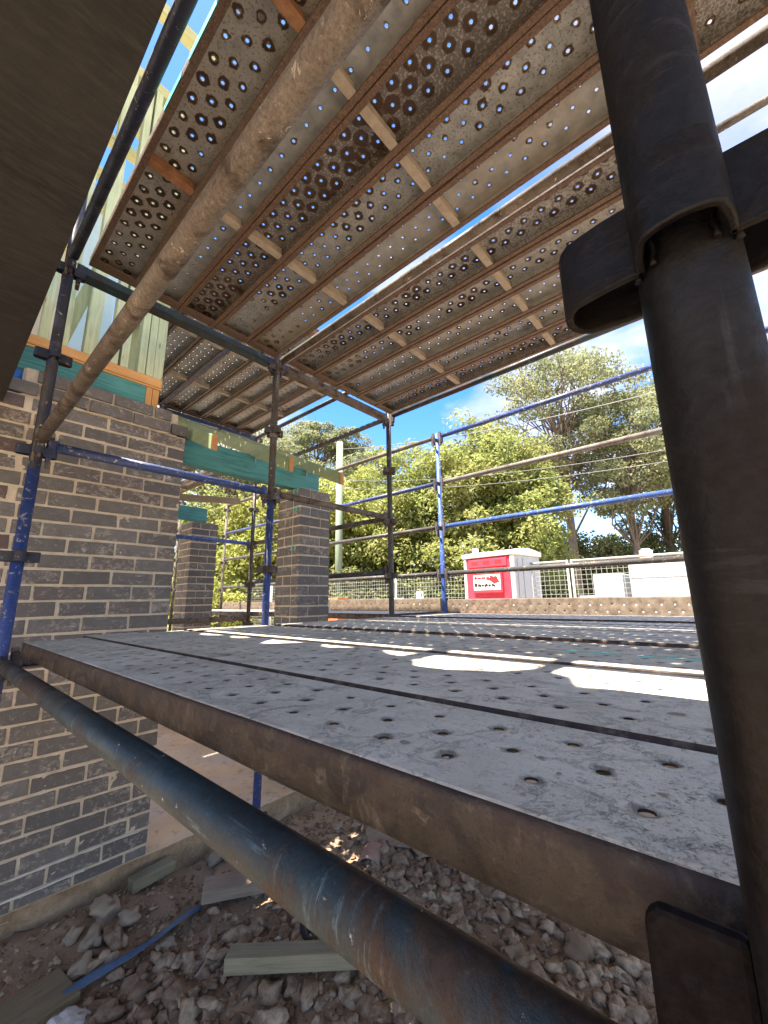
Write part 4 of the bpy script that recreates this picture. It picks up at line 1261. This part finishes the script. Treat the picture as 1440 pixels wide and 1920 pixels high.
def timber(label, a, b, w, h, mat, ztop=None, name='timber_offcut', lift=.0):
    a = Vector((a[0], a[1], 0)); b = Vector((b[0], b[1], 0))
    L = (b-a).length; ang = math.atan2((b-a).y, (b-a).x)
    mb = MB(); mb.box((0, -w/2, 0), (L, w/2, h))
    mx, my = (a.x+b.x)/2, (a.y+b.y)/2
    o = solo(name, mb, mat, label, 'timber offcut', 'timber offcuts', (a.x, a.y, ground_z(mx, my)+.012+lift), (rng.uniform(-.05, .05), rng.uniform(-.03, .03), ang), .004)
    return o
timber('thick grey brown timber block lying below the teal tube', (1.27, 2.50), (1.66, 2.27), .15, .055, GREY_T, lift=.025)
timber('long olive grey batten on the rubble at the bottom of the picture', (1.11, 1.925), (1.56, 1.425), .085, .06, MOSS_T, lift=.03)
timber('small pale offcut lying against the slab below the wall', (1.0, 2.79), (1.23, 2.815), .07, .06, MOSS_T, lift=.02)
timber('dark grey board end at the lower left corner', (.36, 2.36), (.66, 2.40), .22, .03, DARK_T, lift=.0)
timber('short chip of timber on top of the grey brown block', (1.50, 2.42), (1.58, 2.36), .02, .012, GREY_T, lift=.085)
# broken sheet and tile by the plank
mb = MB(); pts = [(2.30, 2.26), (2.22, 2.16), (2.31, 2.06), (2.26, 2.0), (2.33, 1.88), (2.29, 1.78), (2.42, 1.70), (2.62, 1.86), (2.58, 2.1), (2.46, 2.34)]
mb.prism([(x, y, ground_z(x, y)+.028) for x, y in pts], (0, 0, .012))
solo('broken_sheet', mb, GREY_T, 'flat broken grey sheet with a ragged edge under the plank', 'broken sheet')
mb = MB(); n = 8
for i in range(n):
    pass
arc = [(.075*math.cos(PI*i/n), 0, .05*math.sin(PI*i/n)) for i in range(n+1)] + [(.058*math.cos(PI*i/n), 0, .036*math.sin(PI*i/n)) for i in range(n, -1, -1)]
mb.prism(arc, (0, .17, 0))
solo('clay_tile', mb, TERRA, 'curved piece of broken clay tile on the soil', 'clay tile', None, (2.08, 2.02, ground_z(2.1, 2)+.01), (0, .1, R(-62)), .004)
# blue hose (flat strap)
hose = [(.56, 2.33), (.66, 2.33), (.78, 2.335), (.90, 2.35), (1.0, 2.36), (1.10, 2.39), (1.18, 2.43), (1.25, 2.47)]
mb = MB(); V = []
for i, (x, y) in enumerate(hose):
    x2, y2 = hose[min(i+1, len(hose)-1)]; x0, y0 = hose[max(i-1, 0)]
    t = Vector((x2-x0, y2-y0, 0)).normalized(); nrm = Vector((-t.y, t.x, 0))
    z = ground_z(x, y)+.035+.012*math.sin(i*1.7)
    tw = .3*math.sin(i*1.1)
    for s in (-1, -.33, .33, 1):
        V.append(Vector((x, y, z)) + nrm*s*.021 + Vector((0, 0, s*.021*tw+.006*(1-s*s))))
F = [(i*4+k, i*4+k+1, (i+1)*4+k+1, (i+1)*4+k) for i in range(len(hose)-1) for k in range(3)]
mb.add(V, F, 0, True)
o = part('flat_hose', mb, BLUEHOSE, None, fix=False)
sol = o.modifiers.new('thick', 'SOLIDIFY'); sol.thickness = .005
ss = o.modifiers.new('smooth', 'SUBSURF'); ss.levels = 2; ss.render_levels = 2
tag(o, 'flattened blue hose snaking over the soil towards the wall', 'hose')
# cable ring, bent nail, straw string, plastic
mb = MB(); mb.tube([(.03*math.cos(t), .03*math.sin(t), 0) for t in [2*PI*i/20 for i in range(21)]], .012, 8)
solo('cable_ring', mb, RUBBER, 'small dark ring of coiled cable on the rubble', 'cable ring', None, (1.46, 1.83, ground_z(1.46, 1.83)+.06), (R(50), 0, R(30)))
mb = MB(); mb.tube([(0, 0, 0), (.03, .0, .012), (.05, .01, .03), (.055, .03, .045)], .005, 8)
solo('metal_hook', mb, GALV, 'shiny bent metal hook lying on the rubble', 'hook', None, (1.36, 1.9, ground_z(1.36, 1.9)+.05), (0, 0, R(200)))
st = [(1.02, 2.02), (1.08, 2.05), (1.10, 2.12), (1.15, 2.16), (1.17, 2.22), (1.22, 2.27)]
mb = MB(); mb.tube([(x, y, ground_z(x, y)+.05) for x, y in st], .0028, 6)
solo('string', mb, STRAP, 'thin pale string trailing over the rubble', 'string')
me = rock_mesh(77, 3, .5, .6); me.materials.append(PLAST)
o = link('plastic_wrapper', me, None, (.60, 2.17, ground_z(.6, 2.2)+.04), (.2, .3, .4)); o.scale = (.075, .05, .045)
tag(o, 'crumpled shiny plastic wrapper at the bottom left corner', 'plastic wrapper')

# ------------------------------------------------------------------ portable toilet
def build_toilet():
    A = Vector((6.61, 3.91)); B = Vector((6.467, 2.906))
    ux = (B-A).normalized()
    ang = math.atan2(ux.y, ux.x)
    t = thing('portable_toilet', 'pink red portable toilet with pale grey sides beyond the toe board', 'portable toilet', (A.x, A.y, -1.56), None, ang)
    W, D, Hh = (B-A).length, .86, 2.27
    # local: x along the front, y = away from the camera, z up
    def pb(name, a, b, mat, bevel=.01, parent=None):
        mb = MB(); mb.box(a, b); return part(name, mb, mat, parent or t, bevel=bevel)
    pb('skid_base', (-.02, -.02, 0), (W+.02, D+.02, .14), LTGREY)
    pb('side_panel', (W-.03, .02, .14), (W, D, Hh), LTGREY); pb('side_panel', (0, .02, .14), (.03, D, Hh), LTGREY)
    pb('rear_panel', (.03, D-.03, .14), (W-.03, D, Hh), LTGREY)
    pb('corner_post', (-.005, -.012, .14), (.05, .05, Hh), WHITEP); pb('corner_post', (W-.05, -.012, .14), (W+.006, .05, Hh), WHITEP)
    for y in (.13, .30):
        mb = MB(); mb.box((W, y, .2), (W+.012, y+.028, Hh-.05)); part('side_rib', mb, LTGREY, t, bevel=.004)
    door = pb('door', (.052, 0, .16), (W-.052, .04, Hh-.01), PINK)
    f = pb('door_panel', (.13, -.018, .26), (W-.13, -.0005, 1.56), PINK, .012, door)
    pb('vent_panel', (.11, -.022, 2.09), (W-.11, -.0005, 2.235), PINK, .012, door)
    for i in range(3):
        x = .19+.245*i
        pb('vent_slot', (x, -.0235, 2.14), (x+.13, -.0225, 2.20), REDP, 0, door)
    lab = pb('notice_board', (.20, -.05, 1.64), (W-.20, -.0005, 2.045), PINK, .02, door)
    pb('notice_plate', (.23, -.0535, 1.70), (W-.23, -.0505, 2.02), WHITEP, .0, door)
    pb('notice_red_band', (.23, -.0555, 1.965), (W-.23, -.0540, 2.02), REDP, 0, door)
    mb = MB(); mb.prism([(W-.52, -.0555, 1.88), (W-.30, -.0555, 1.93), (W-.245, -.0555, 1.83), (W-.36, -.0555, 1.80), (W-.42, -.0555, 1.85)], (0, .0015, 0)); part('notice_red_blot', mb, REDP, door)
    r = random.Random(9)
    for row, z in enumerate((1.89, 1.76)):
        x = .25
        while x < W-.34:
            w = r.uniform(.035, .085); hh = r.uniform(.03, .065)
            mb = MB(); mb.box((x, -.0570, z), (x+w, -.0556, z+hh), rot=Matrix.Rotation(r.uniform(-.5, .5), 3, 'Y')); part('worn_lettering', mb, BLACKP if row else REDP, door)
            x += w+.012
    mb = MB()
    N = 10
    prof = [(-.03, 0, Hh)] 
    P = []
    for i in range(N+1):
        y = -.03+(D+.06)*i/N
        P.append((y, Hh+.075+.055*math.sin(PI*i/N)))
    poly = [(-.035, y, z) for y, z in P] + [(-.035, D+.03, Hh), (-.035, -.03, Hh)]
    mb.prism(poly, (W+.07, 0, 0)); part('roof', mb, WHITEP, t, bevel=.012)
    mb = MB(); mb.tube([(.12, .2, Hh+.08), (.12, .2, Hh+.20)], .055, 12); part('vent_pipe', mb, WHITEP, t)
    for x in (.02, W-.03):
        mb = MB(); mb.tube([(x, .02+.04*math.cos(a), Hh+.11+.04*math.sin(a)) for a in [2*PI*k/12 for k in range(13)]], .008, 6); part('lifting_ring', mb, T_GREY, t)
    return t
build_toilet()

# ------------------------------------------------------------------ temporary fence
FX, FB = 7.02, -1.55
def fence_panel(label, y0, y1, top=.60):
    t = thing('fence_panel', label, 'fence panel', (FX, y0, FB), 'temporary mesh fence panels')
    h = top-FB; L = y1-y0
    for y in (.02, L-.02):
        mb = MB(); mb.tube([(0, y, .05), (0, y, h)], .019, 8); part('post', mb, GALV, t)
    for z in (h-.02, .15):
        mb = MB(); mb.tube([(0, .02, z), (0, L-.02, z)], .019, 8); part('rail', mb, GALV, t)
    mb = MB()
    def strip(a, b, wdir):
        a = Vector(a); b = Vector(b); s = Vector(wdir)*.0026
        e = Vector((.0036, 0, 0))
        mb.add([a-s, a+e, a+s, b-s, b+e, b+s], [(0, 1, 4, 3), (1, 2, 5, 4), (2, 0, 3, 5)])
    n = int(L/.075)
    for i in range(1, n):
        strip((0, L*i/n, .15), (0, L*i/n, h-.02), (0, 1, 0))
    m = int((h-.2)/.075)
    for j in range(1, m):
        z = .15+(h-.17)*j/m
        strip((.004, .02, z), (.004, L-.02, z), (0, 0, 1))
    o = part('wire_mesh', mb, GALV, t, fix=False); o['kind'] = 'stuff'
    mb = MB(); mb.box((-.28, -.1, 0), (.28, .13, .12)); part('foot_block', mb, RUBBER, t, bevel=.02)
    return t
for lab, a, b in (('fence panel starting right of the toilet', 2.20, 2.86), ('fence panel in front of the white vehicles', -.25, 2.17), ('fence panel continuing past the white vehicles behind the big post', -2.68, -.28),
                  ('fence panel between the toilet and the thin dark post', 3.55, 5.94), ('fence panel between thin dark post and near pier', 5.97, 8.38), ('fence panel behind the near pier', 8.41, 10.82),
                  ('fence panel seen left of the near pier', 10.85, 13.26), ('fence panel seen right of the farther pier', 13.29, 15.7), ('far end fence panel behind the farther pier', 15.73, 18.1)):
    fence_panel(lab, a, b, .60 if b < 3 else .52)

# ------------------------------------------------------------------ vehicles and small things behind the fence
def wheel(parent, x, y, z, r=.36, axis='X'):
    mb = MB(); mb.tube([(x-.1, y, z), (x+.1, y, z)], r, 20); w = part('wheel', mb, RUBBER, parent, bevel=.02)
    mb = MB(); mb.tube([(x-.108, y, z), (x-.1, y, z)], r*.6, 16); part('rim', mb, GALV, w)
def truck():
    t = thing('box_truck', 'white box truck with a grey band parked behind the fence', 'truck', (10.0, -2.6, -1.55))
    mb = MB(); mb.box((0, 0, .75), (2.1, 4.52, 2.22)); part('cargo_box', mb, WHITE, t, bevel=.02)
    mb = MB(); mb.box((-.012, .02, 1.93), (0, 4.5, 2.06)); part('grey_band', mb, LTGREY, t)
    for k in range(9):
        mb = MB(); mb.box((-.008, .24+.5*k, .8), (0, .25+.5*k, 1.92)); part('panel_rib', mb, WHITE, t)
    mb = MB(); mb.box((.1, -1.6, .45), (2.0, -.05, 2.0)); c = part('cab', mb, WHITE, t, bevel=.15)
    mb = MB(); mb.box((.085, -1.3, 1.25), (.1, -.5, 1.75)); part('side_window', mb, GLASSD, c)
    mb = MB(); mb.box((.4, -1.5, .5), (1.7, 4.4, .75)); part('chassis', mb, RUBBER, t)
    for y in (-.9, 3.4):
        wheel(t, .15, y, .4); wheel(t, 1.95, y, .4)
    return t
truck()
def van():
    t = thing('utility_van', 'smaller white van with wing mirror parked left of the box truck', 'van', (10.4, 2.13, -1.55))
    mb = MB(); mb.box((0, 0, .4), (1.8, .62, 2.06)); part('rear_body', mb, WHITE, t, bevel=.03)
    mb = MB(); mb.prism([(.05, .62, .4), (.05, .95, .4), (.05, .95, 1.0), (.05, .75, 1.2), (.05, .62, 1.25)], (1.7, 0, 0)); part('bonnet', mb, WHITE, t, bevel=.03)
    mb = MB(); mb.box((-.12, .63, 1.28), (-.02, .75, 1.5)); part('wing_mirror', mb, WHITE, t, bevel=.02)
    for y in (.1, .75):
        wheel(t, .1, y, .34, .33); wheel(t, 1.7, y, .34, .33)
    return t
van()
def car():
    t = thing('parked_car', 'dark car with pale green roof glimpsed through the fence mesh', 'car', (13.0, 3.35, -1.55))
    mb = MB(); mb.prism([(0, -.9, .35), (0, 1.5, .35), (0, 1.5, .95), (0, .9, 1.0), (0, -.9, 1.05)], (1.7, 0, 0)); part('body', mb, DKCAR, t, bevel=.06)
    mb = MB(); mb.prism([(.1, -.75, 1.05), (.1, .95, 1.0), (.1, .5, 1.5), (.1, -.5, 1.52)], (1.5, 0, 0)); part('cabin_glass', mb, GLASSD, t, bevel=.03)
    mb = MB(); mb.box((.12, -.55, 1.5), (1.58, .55, 1.58)); part('roof', mb, CAN, t, bevel=.03)
    for y in (-.6, 1.1):
        wheel(t, .1, y, .32, .31); wheel(t, 1.6, y, .32, .31)
    return t
car()
mb = MB(); mb.tube([(0, 0, 0), (0, 0, .30)], .125, 14)
wt = thing('water_drum', 'small white drum standing on the box truck roof', 'drum', (10.4, 1.62, .672))
part('drum_body', mb, WHITEP, wt)
mb = MB(); mb.tube([(0, 0, .30), (0, 0, .335)], .085, 12); part('drum_cap', mb, WHITEP, wt)
me = rock_mesh(5.5, 2, .5, .5); me.materials.append(ORANGEC)
o = link('orange_cloth', me, None, (10.3, 1.36, .72)); o.scale = (.09, .13, .09)
tag(o, 'bit of bright orange cloth on the box truck roof', 'cloth')
sg = thing('stake_sign', 'small white notice with a red mark on a stake by the fence', 'sign', (6.6, 4.94, -1.55))
mb = MB(); mb.tube([(0, 0, 0), (0, 0, 1.5)], .012, 8); part('stake', mb, GREY_T, sg)
mb = MB(); mb.box((-.02, -.085, 1.42), (-.013, .085, 1.70)); part('notice', mb, WHITEP, sg)
mb = MB(); mb.box((-.0225, -.06, 1.60), (-.0205, -.02, 1.66)); part('red_mark', mb, REDP, sg)
mb = MB(); mb.tube([(0, 0.45*math.cos(PI*i/10), 1.42+.14*math.sin(PI*i/10)) for i in range(11)], .02, 8)
solo('conduit', mb, CREAM, 'curved pale conduit hoop beyond the toe board', 'conduit', None, (6.3, 5.3, -1.55))
bk = thing('brick_stack', 'small stack of orange bricks beyond the toe board by the pier', 'brick stack', (5.5, 6.15, -1.55))
for k in range(9):
    for i in range(2):
        mb = MB(); mb.box((0, .24*i, .18*k), (.3, .24*i+.225, .18*k+.165)); part('orange_brick', mb, OR_BRICK, bk, bevel=.006)
# pale strip standing in for a sunlit patch on the toe board
mb = MB(); mb.box((0, -.022, -.17), (.008, .022, .0))
solo('sunlit_strip', mb, CREAM, 'short pale strip standing in for a sunlit patch on the toe board', 'sunlit patch', None, (3.55, 4.15, .03), (R(-18), R(12), 0))

# ------------------------------------------------------------------ utility pole and lines
pol = thing('utility_pole', 'pale green round timber power pole behind the fence', 'utility pole', (9.35, 10.42, -1.6))
mb = MB(); mb.tube([(0, 0, 0), (0, 0, 7.25)], [.135, .115], 16); part('pole', mb, POLE_G, pol)
mb = MB(); mb.tube([(0, 0, 7.25), (0, 0, 7.33)], [.12, .05], 16); part('pole_cap', mb, T_GREY, pol)
def wire(label, zs, ys, x=9.35, r=.012):
    mb = MB(); pts = []
    c = np.polyfit(ys, zs, 2)
    for i in range(41):
        y = ys[0]+(ys[-1]-ys[0])*i/40
        pts.append((x, y, float(np.polyval(c, y))))
    mb.tube(pts, r, 5)
    return solo('power_line', mb, WIRE, label, 'power line', 'power lines')
wire('highest power line running right from the pole across the gum tree', [5.36, 4.26, 4.03, 4.6], [10.4, 3.5, .86, -9], 9.35, .011)
wire('middle power line crossing the blue gap between the gums', [4.2, 2.96, 2.8, 3.4], [10.4, 2.88, .9, -9], 9.36, .007)
wire('lowest power line crossing the blue gap between the gums', [3.9, 2.67, 2.59, 3.1], [10.4, 2.56, .92, -9], 9.37, .007)

# ------------------------------------------------------------------ trees
def leaves_np(g, centers, radii, counts, size, droop=0.0, flat=.8):
    Vs, Ts = [], []
    for c, r, n in zip(centers, radii, counts):
        d = g.normal(size=(n, 3)); d /= np.linalg.norm(d, axis=1, keepdims=True)+1e-9
        rad = r*g.uniform(.25, 1.0, (n, 1))**.55
        p = c + d*rad*np.array([1, 1, flat])
        # leaf frame
        nrm = d*.5 + g.normal(size=(n, 3))*.6 + np.array([0, 0, .5])
        nrm /= np.linalg.norm(nrm, axis=1, keepdims=True)
        t = g.normal(size=(n, 3)) + np.array([0, 0, -droop])
        t -= nrm*(t*nrm).sum(1, keepdims=True)
        t /= np.linalg.norm(t, axis=1, keepdims=True)+1e-9
        b = np.cross(nrm, t)
        s = size*g.uniform(.6, 1.3, (n, 1))
        q = np.stack([p - t*s*.5, p + b*s*.24 + nrm*s*.06, p + t*s*.5, p - b*s*.24 + nrm*s*.06], 1)
        Vs.append(q.reshape(-1, 3))
        Ts.append(np.repeat(g.uniform(0, 1, n)*.7+.3*g.random(), 4))
    V = np.concatenate(Vs); T = np.concatenate(Ts)
    F = np.arange(len(V)).reshape(-1, 4)
    return V, F, T
def tree(label, az, d, base_r, ctr_z, rh, rz, nclump, per, clump_r, leaf, mat, bark, seed, sparse=False, trunk_top=None, droop=.3, lean=0.0, gb=-1.6, limbs=10, group=None, crown_off=(0, 0), kind='leafy_tree', flatbase=False):
    g = np.random.default_rng(seed)
    x, y = d*math.cos(R(az)), d*math.sin(R(az))
    t = thing(kind, label, 'tree', (x, y, gb), group)
    cz = ctr_z-gb
    C = []
    tries = 0
    while len(C) < nclump and tries < nclump*60:
        tries += 1
        v = g.normal(size=3); v /= np.linalg.norm(v)
        k = g.uniform(.45 if not sparse else .55, 1.0)
        if flatbase and v[2] < -.25: continue
        wob = 1+.22*mnoise.noise(Vector(v*1.7)+Vector((seed*1.7, 0, 0)))
        p = np.array([v[0]*rh*k*wob+crown_off[0], v[1]*rh*k*wob+crown_off[1], cz+v[2]*rz*k*wob])
        if p[2] < .3: continue
        if sparse and any(np.linalg.norm(p-q) < clump_r*1.05 for q in C): continue
        C.append(p)
    C = np.array(C)
    rad = clump_r*g.uniform(.65, 1.3, len(C)); cnt = (per*g.uniform(.6, 1.3, len(C))).astype(int)
    V, F, T = leaves_np(g, C, rad, cnt, leaf, droop, .72 if not sparse else .6)
    link('crown', fast_mesh('crown', V, F, [mat], T), t)
    # trunk and limbs
    top = (trunk_top-gb) if trunk_top is not None else cz-rz*.2
    mb = MB(); n = 7; tp = []
    for i in range(n+1):
        s = i/n
        tp.append(Vector((lean*s*s + .12*base_r*8*mnoise.noise(Vector((seed, s*2.3, 0))), .12*base_r*8*mnoise.noise(Vector((seed+9, s*2.3, 0))), top*s)))
    mb.tube(tp, [base_r*(1-.55*i/n)*(1.25 if i == 0 else 1) for i in range(n+1)], 10)
    part('trunk', mb, bark, t, fix=False)
    mb = MB()
    idx = list(range(len(C))) if sparse else list(g.choice(len(C), min(limbs, len(C)), replace=False))
    for i in idx:
        c = Vector(C[i]); s = g.uniform(.62, 1.0) if sparse else g.uniform(.45, 1.0)
        k = min(n-1, int(s*n)); a = tp[k].lerp(tp[k+1], s*n-k) if k < n else tp[n]
        if a.z > c.z: a = tp[max(1, int(n*.45))]
        pts = [a]
        for q in (.35, .7, 1.0):
            p = a.lerp(c, q) + Vector(g.normal(size=3))*.08*(c-a).length*(1 if q < 1 else .2) + Vector((0, 0, .10*(c-a).length*math.sin(q*PI)))
            pts.append(p)
        r0 = base_r*.36*(1-.4*s)
        mb.tube(pts, [r0, r0*.65, r0*.4, r0*.15], 6, caps=False)
        if sparse:
            for q in range(3):
                e = c + Vector(g.normal(size=3))*clump_r*.6
                mb.tube([pts[2], pts[2].lerp(e, .6)+Vector((0, 0, .1)), e], [r0*.3, r0*.2, r0*.06], 5, caps=False)
    part('limbs', mb, bark, t, fix=False)
    return t
# big leafy tree behind the blue post and its neighbours
tree('large rounded bright green tree behind the pink toilet', 28.6, 15.5, .16, 2.75, 2.95, 4.1, 260, 210, .62, .17, LEAF_B, BARK_D, 1)
tree('bright green tree behind the thin dark post', 39.0, 16.5, .15, 2.3, 2.8, 4.0, 190, 190, .66, .17, LEAF_B, BARK_D, 2)
tree('yellow green tree just right of the power pole', 45.5, 17.5, .15, 2.0, 2.6, 3.7, 140, 180, .68, .18, LEAF_Y, BARK_D, 3)
tree('yellow green tree left of the power pole behind the rafter end', 53.0, 16.0, .14, 2.0, 2.3, 3.3, 150, 190, .62, .17, LEAF_Y, BARK_D, 4)
tree('bright yellow green tree between the two piers', 60.0, 16.5, .14, 1.2, 2.4, 3.0, 130, 190, .66, .17, LEAF_Y, BARK_D, 5)
tree('green tree behind the farther pier', 67.0, 18.0, .15, 1.6, 2.6, 3.2, 120, 180, .7, .18, LEAF_B, BARK_D, 6)
tree('right hand lobe of bright leaves beside the tall gum trunk', 23.2, 15.8, .13, 2.6, 2.1, 3.7, 140, 200, .6, .17, LEAF_B, BARK_D, 8)
# gums
tree('tall open grey green gum above the green tree', 16.6, 24.0, .30, 10.4, 3.9, 4.6, 62, 330, .95, .20, LEAF_G, BARK, 31, True, 9.2, .9, 0, -1.6, group=None, kind='gum_tree', crown_off=(0, 0))
tree('gum tree with pale forked trunk beside the big post', 9.8, 25.0, .26, 7.6, 3.6, 4.0, 52, 320, .95, .20, LEAF_G, BARK, 12, True, 8.0, .9, .4, -1.6, kind='gum_tree')
tree('darker gum tree partly behind the big post', 6.4, 28.0, .30, 8.4, 3.6, 5.2, 58, 330, 1.0, .21, LEAF_G, BARK_D, 13, True, 8.6, .8, .3, -1.6, kind='gum_tree')
tree('umbrella shaped gum above the power pole', 51.3, 34.0, .32, 13.0, 2.9, 2.2, 34, 420, 1.05, .24, LEAF_G, BARK, 14, True, 12.2, .8, 0, -1.6, kind='gum_tree', flatbase=True)
tree('small gum head poking up right of the power pole', 46.6, 34.0, .26, 12.6, 1.5, 2.0, 14, 400, 1.0, .24, LEAF_G, BARK, 15, True, 11.5, .8, 0, -1.6, kind='gum_tree')
tree('broad grey green gum behind the power pole', 43.5, 30.0, .34, 6.6, 3.4, 4.4, 80, 330, 1.25, .24, LEAF_G, BARK, 16, False, 7, .8, 0, -1.6, kind='gum_tree')
tree('grey green gum left of the umbrella gum', 56.5, 31.0, .3, 8.6, 3.6, 4.2, 70, 330, 1.2, .24, LEAF_G, BARK, 17, False, 7, .8, 0, -1.6, kind='gum_tree')
tree('gum seen under the higher deck over the rafters', 63.5, 30.0, .3, 9.4, 4.2, 4.6, 60, 330, 1.2, .24, LEAF_G, BARK, 18, True, 8, .8, 0, -1.6, kind='gum_tree')
tree('low rounded grey bush behind the box truck', 14.2, 27.0, .2, .9, 2.7, 2.9, 80, 260, .95, .22, LEAF_D, BARK_D, 19, False, kind='bush_tree')
tree('yellowish bush behind the pale forked trunk', 10.6, 30.0, .2, 1.3, 2.0, 3.4, 50, 260, .95, .22, LEAF_Y, BARK_D, 20, False, kind='bush_tree')
tree('dark bush beside the big post', 6.0, 29.0, .2, 1.4, 3.0, 3.2, 70, 260, 1.0, .22, LEAF_D, BARK_D, 22, False, kind='bush_tree')
tree('dark shrub under the large rounded tree', 24.0, 15.0, .1, -.1, 1.5, 1.2, 40, 200, .55, .15, LEAF_D, BARK_D, 23, False, kind='shrub')
tree('shadowy shrub by the foot of the power pole', 47.0, 15.0, .1, -.1, 1.7, 1.3, 44, 200, .55, .15, LEAF_D, BARK_D, 24, False, kind='shrub')
tree('shrub behind the fence left of the toilet', 36.0, 14.0, .1, -.3, 1.6, 1.1, 44, 200, .55, .15, LEAF_D, BARK_D, 25, False, kind='shrub')
tree('yellow green shrub behind the fence between the piers', 62.5, 15.0, .1, -.3, 1.9, 1.2, 50, 200, .55, .15, LEAF_Y, BARK_D, 26, False, kind='shrub')
def bushland():
    g = np.random.default_rng(99)
    C, rd, cn = [], [], []
    for i in range(620):
        az = R(g.uniform(-25, 100)); d = g.uniform(38, 60)
        h = g.uniform(0, 1)**1.3*(5.2 if g.random() < .85 else 8)
        C.append((d*math.cos(az), d*math.sin(az), -1.4+h)); rd.append(g.uniform(1.1, 2.2)); cn.append(int(g.uniform(90, 170)))
    V, F, T = leaves_np(g, np.array(C), rd, cn, .42, .3, .75)
    return tag(link('bushland', fast_mesh('bushland', V, F, [LEAF_D], T)), kind='stuff')
bushland()
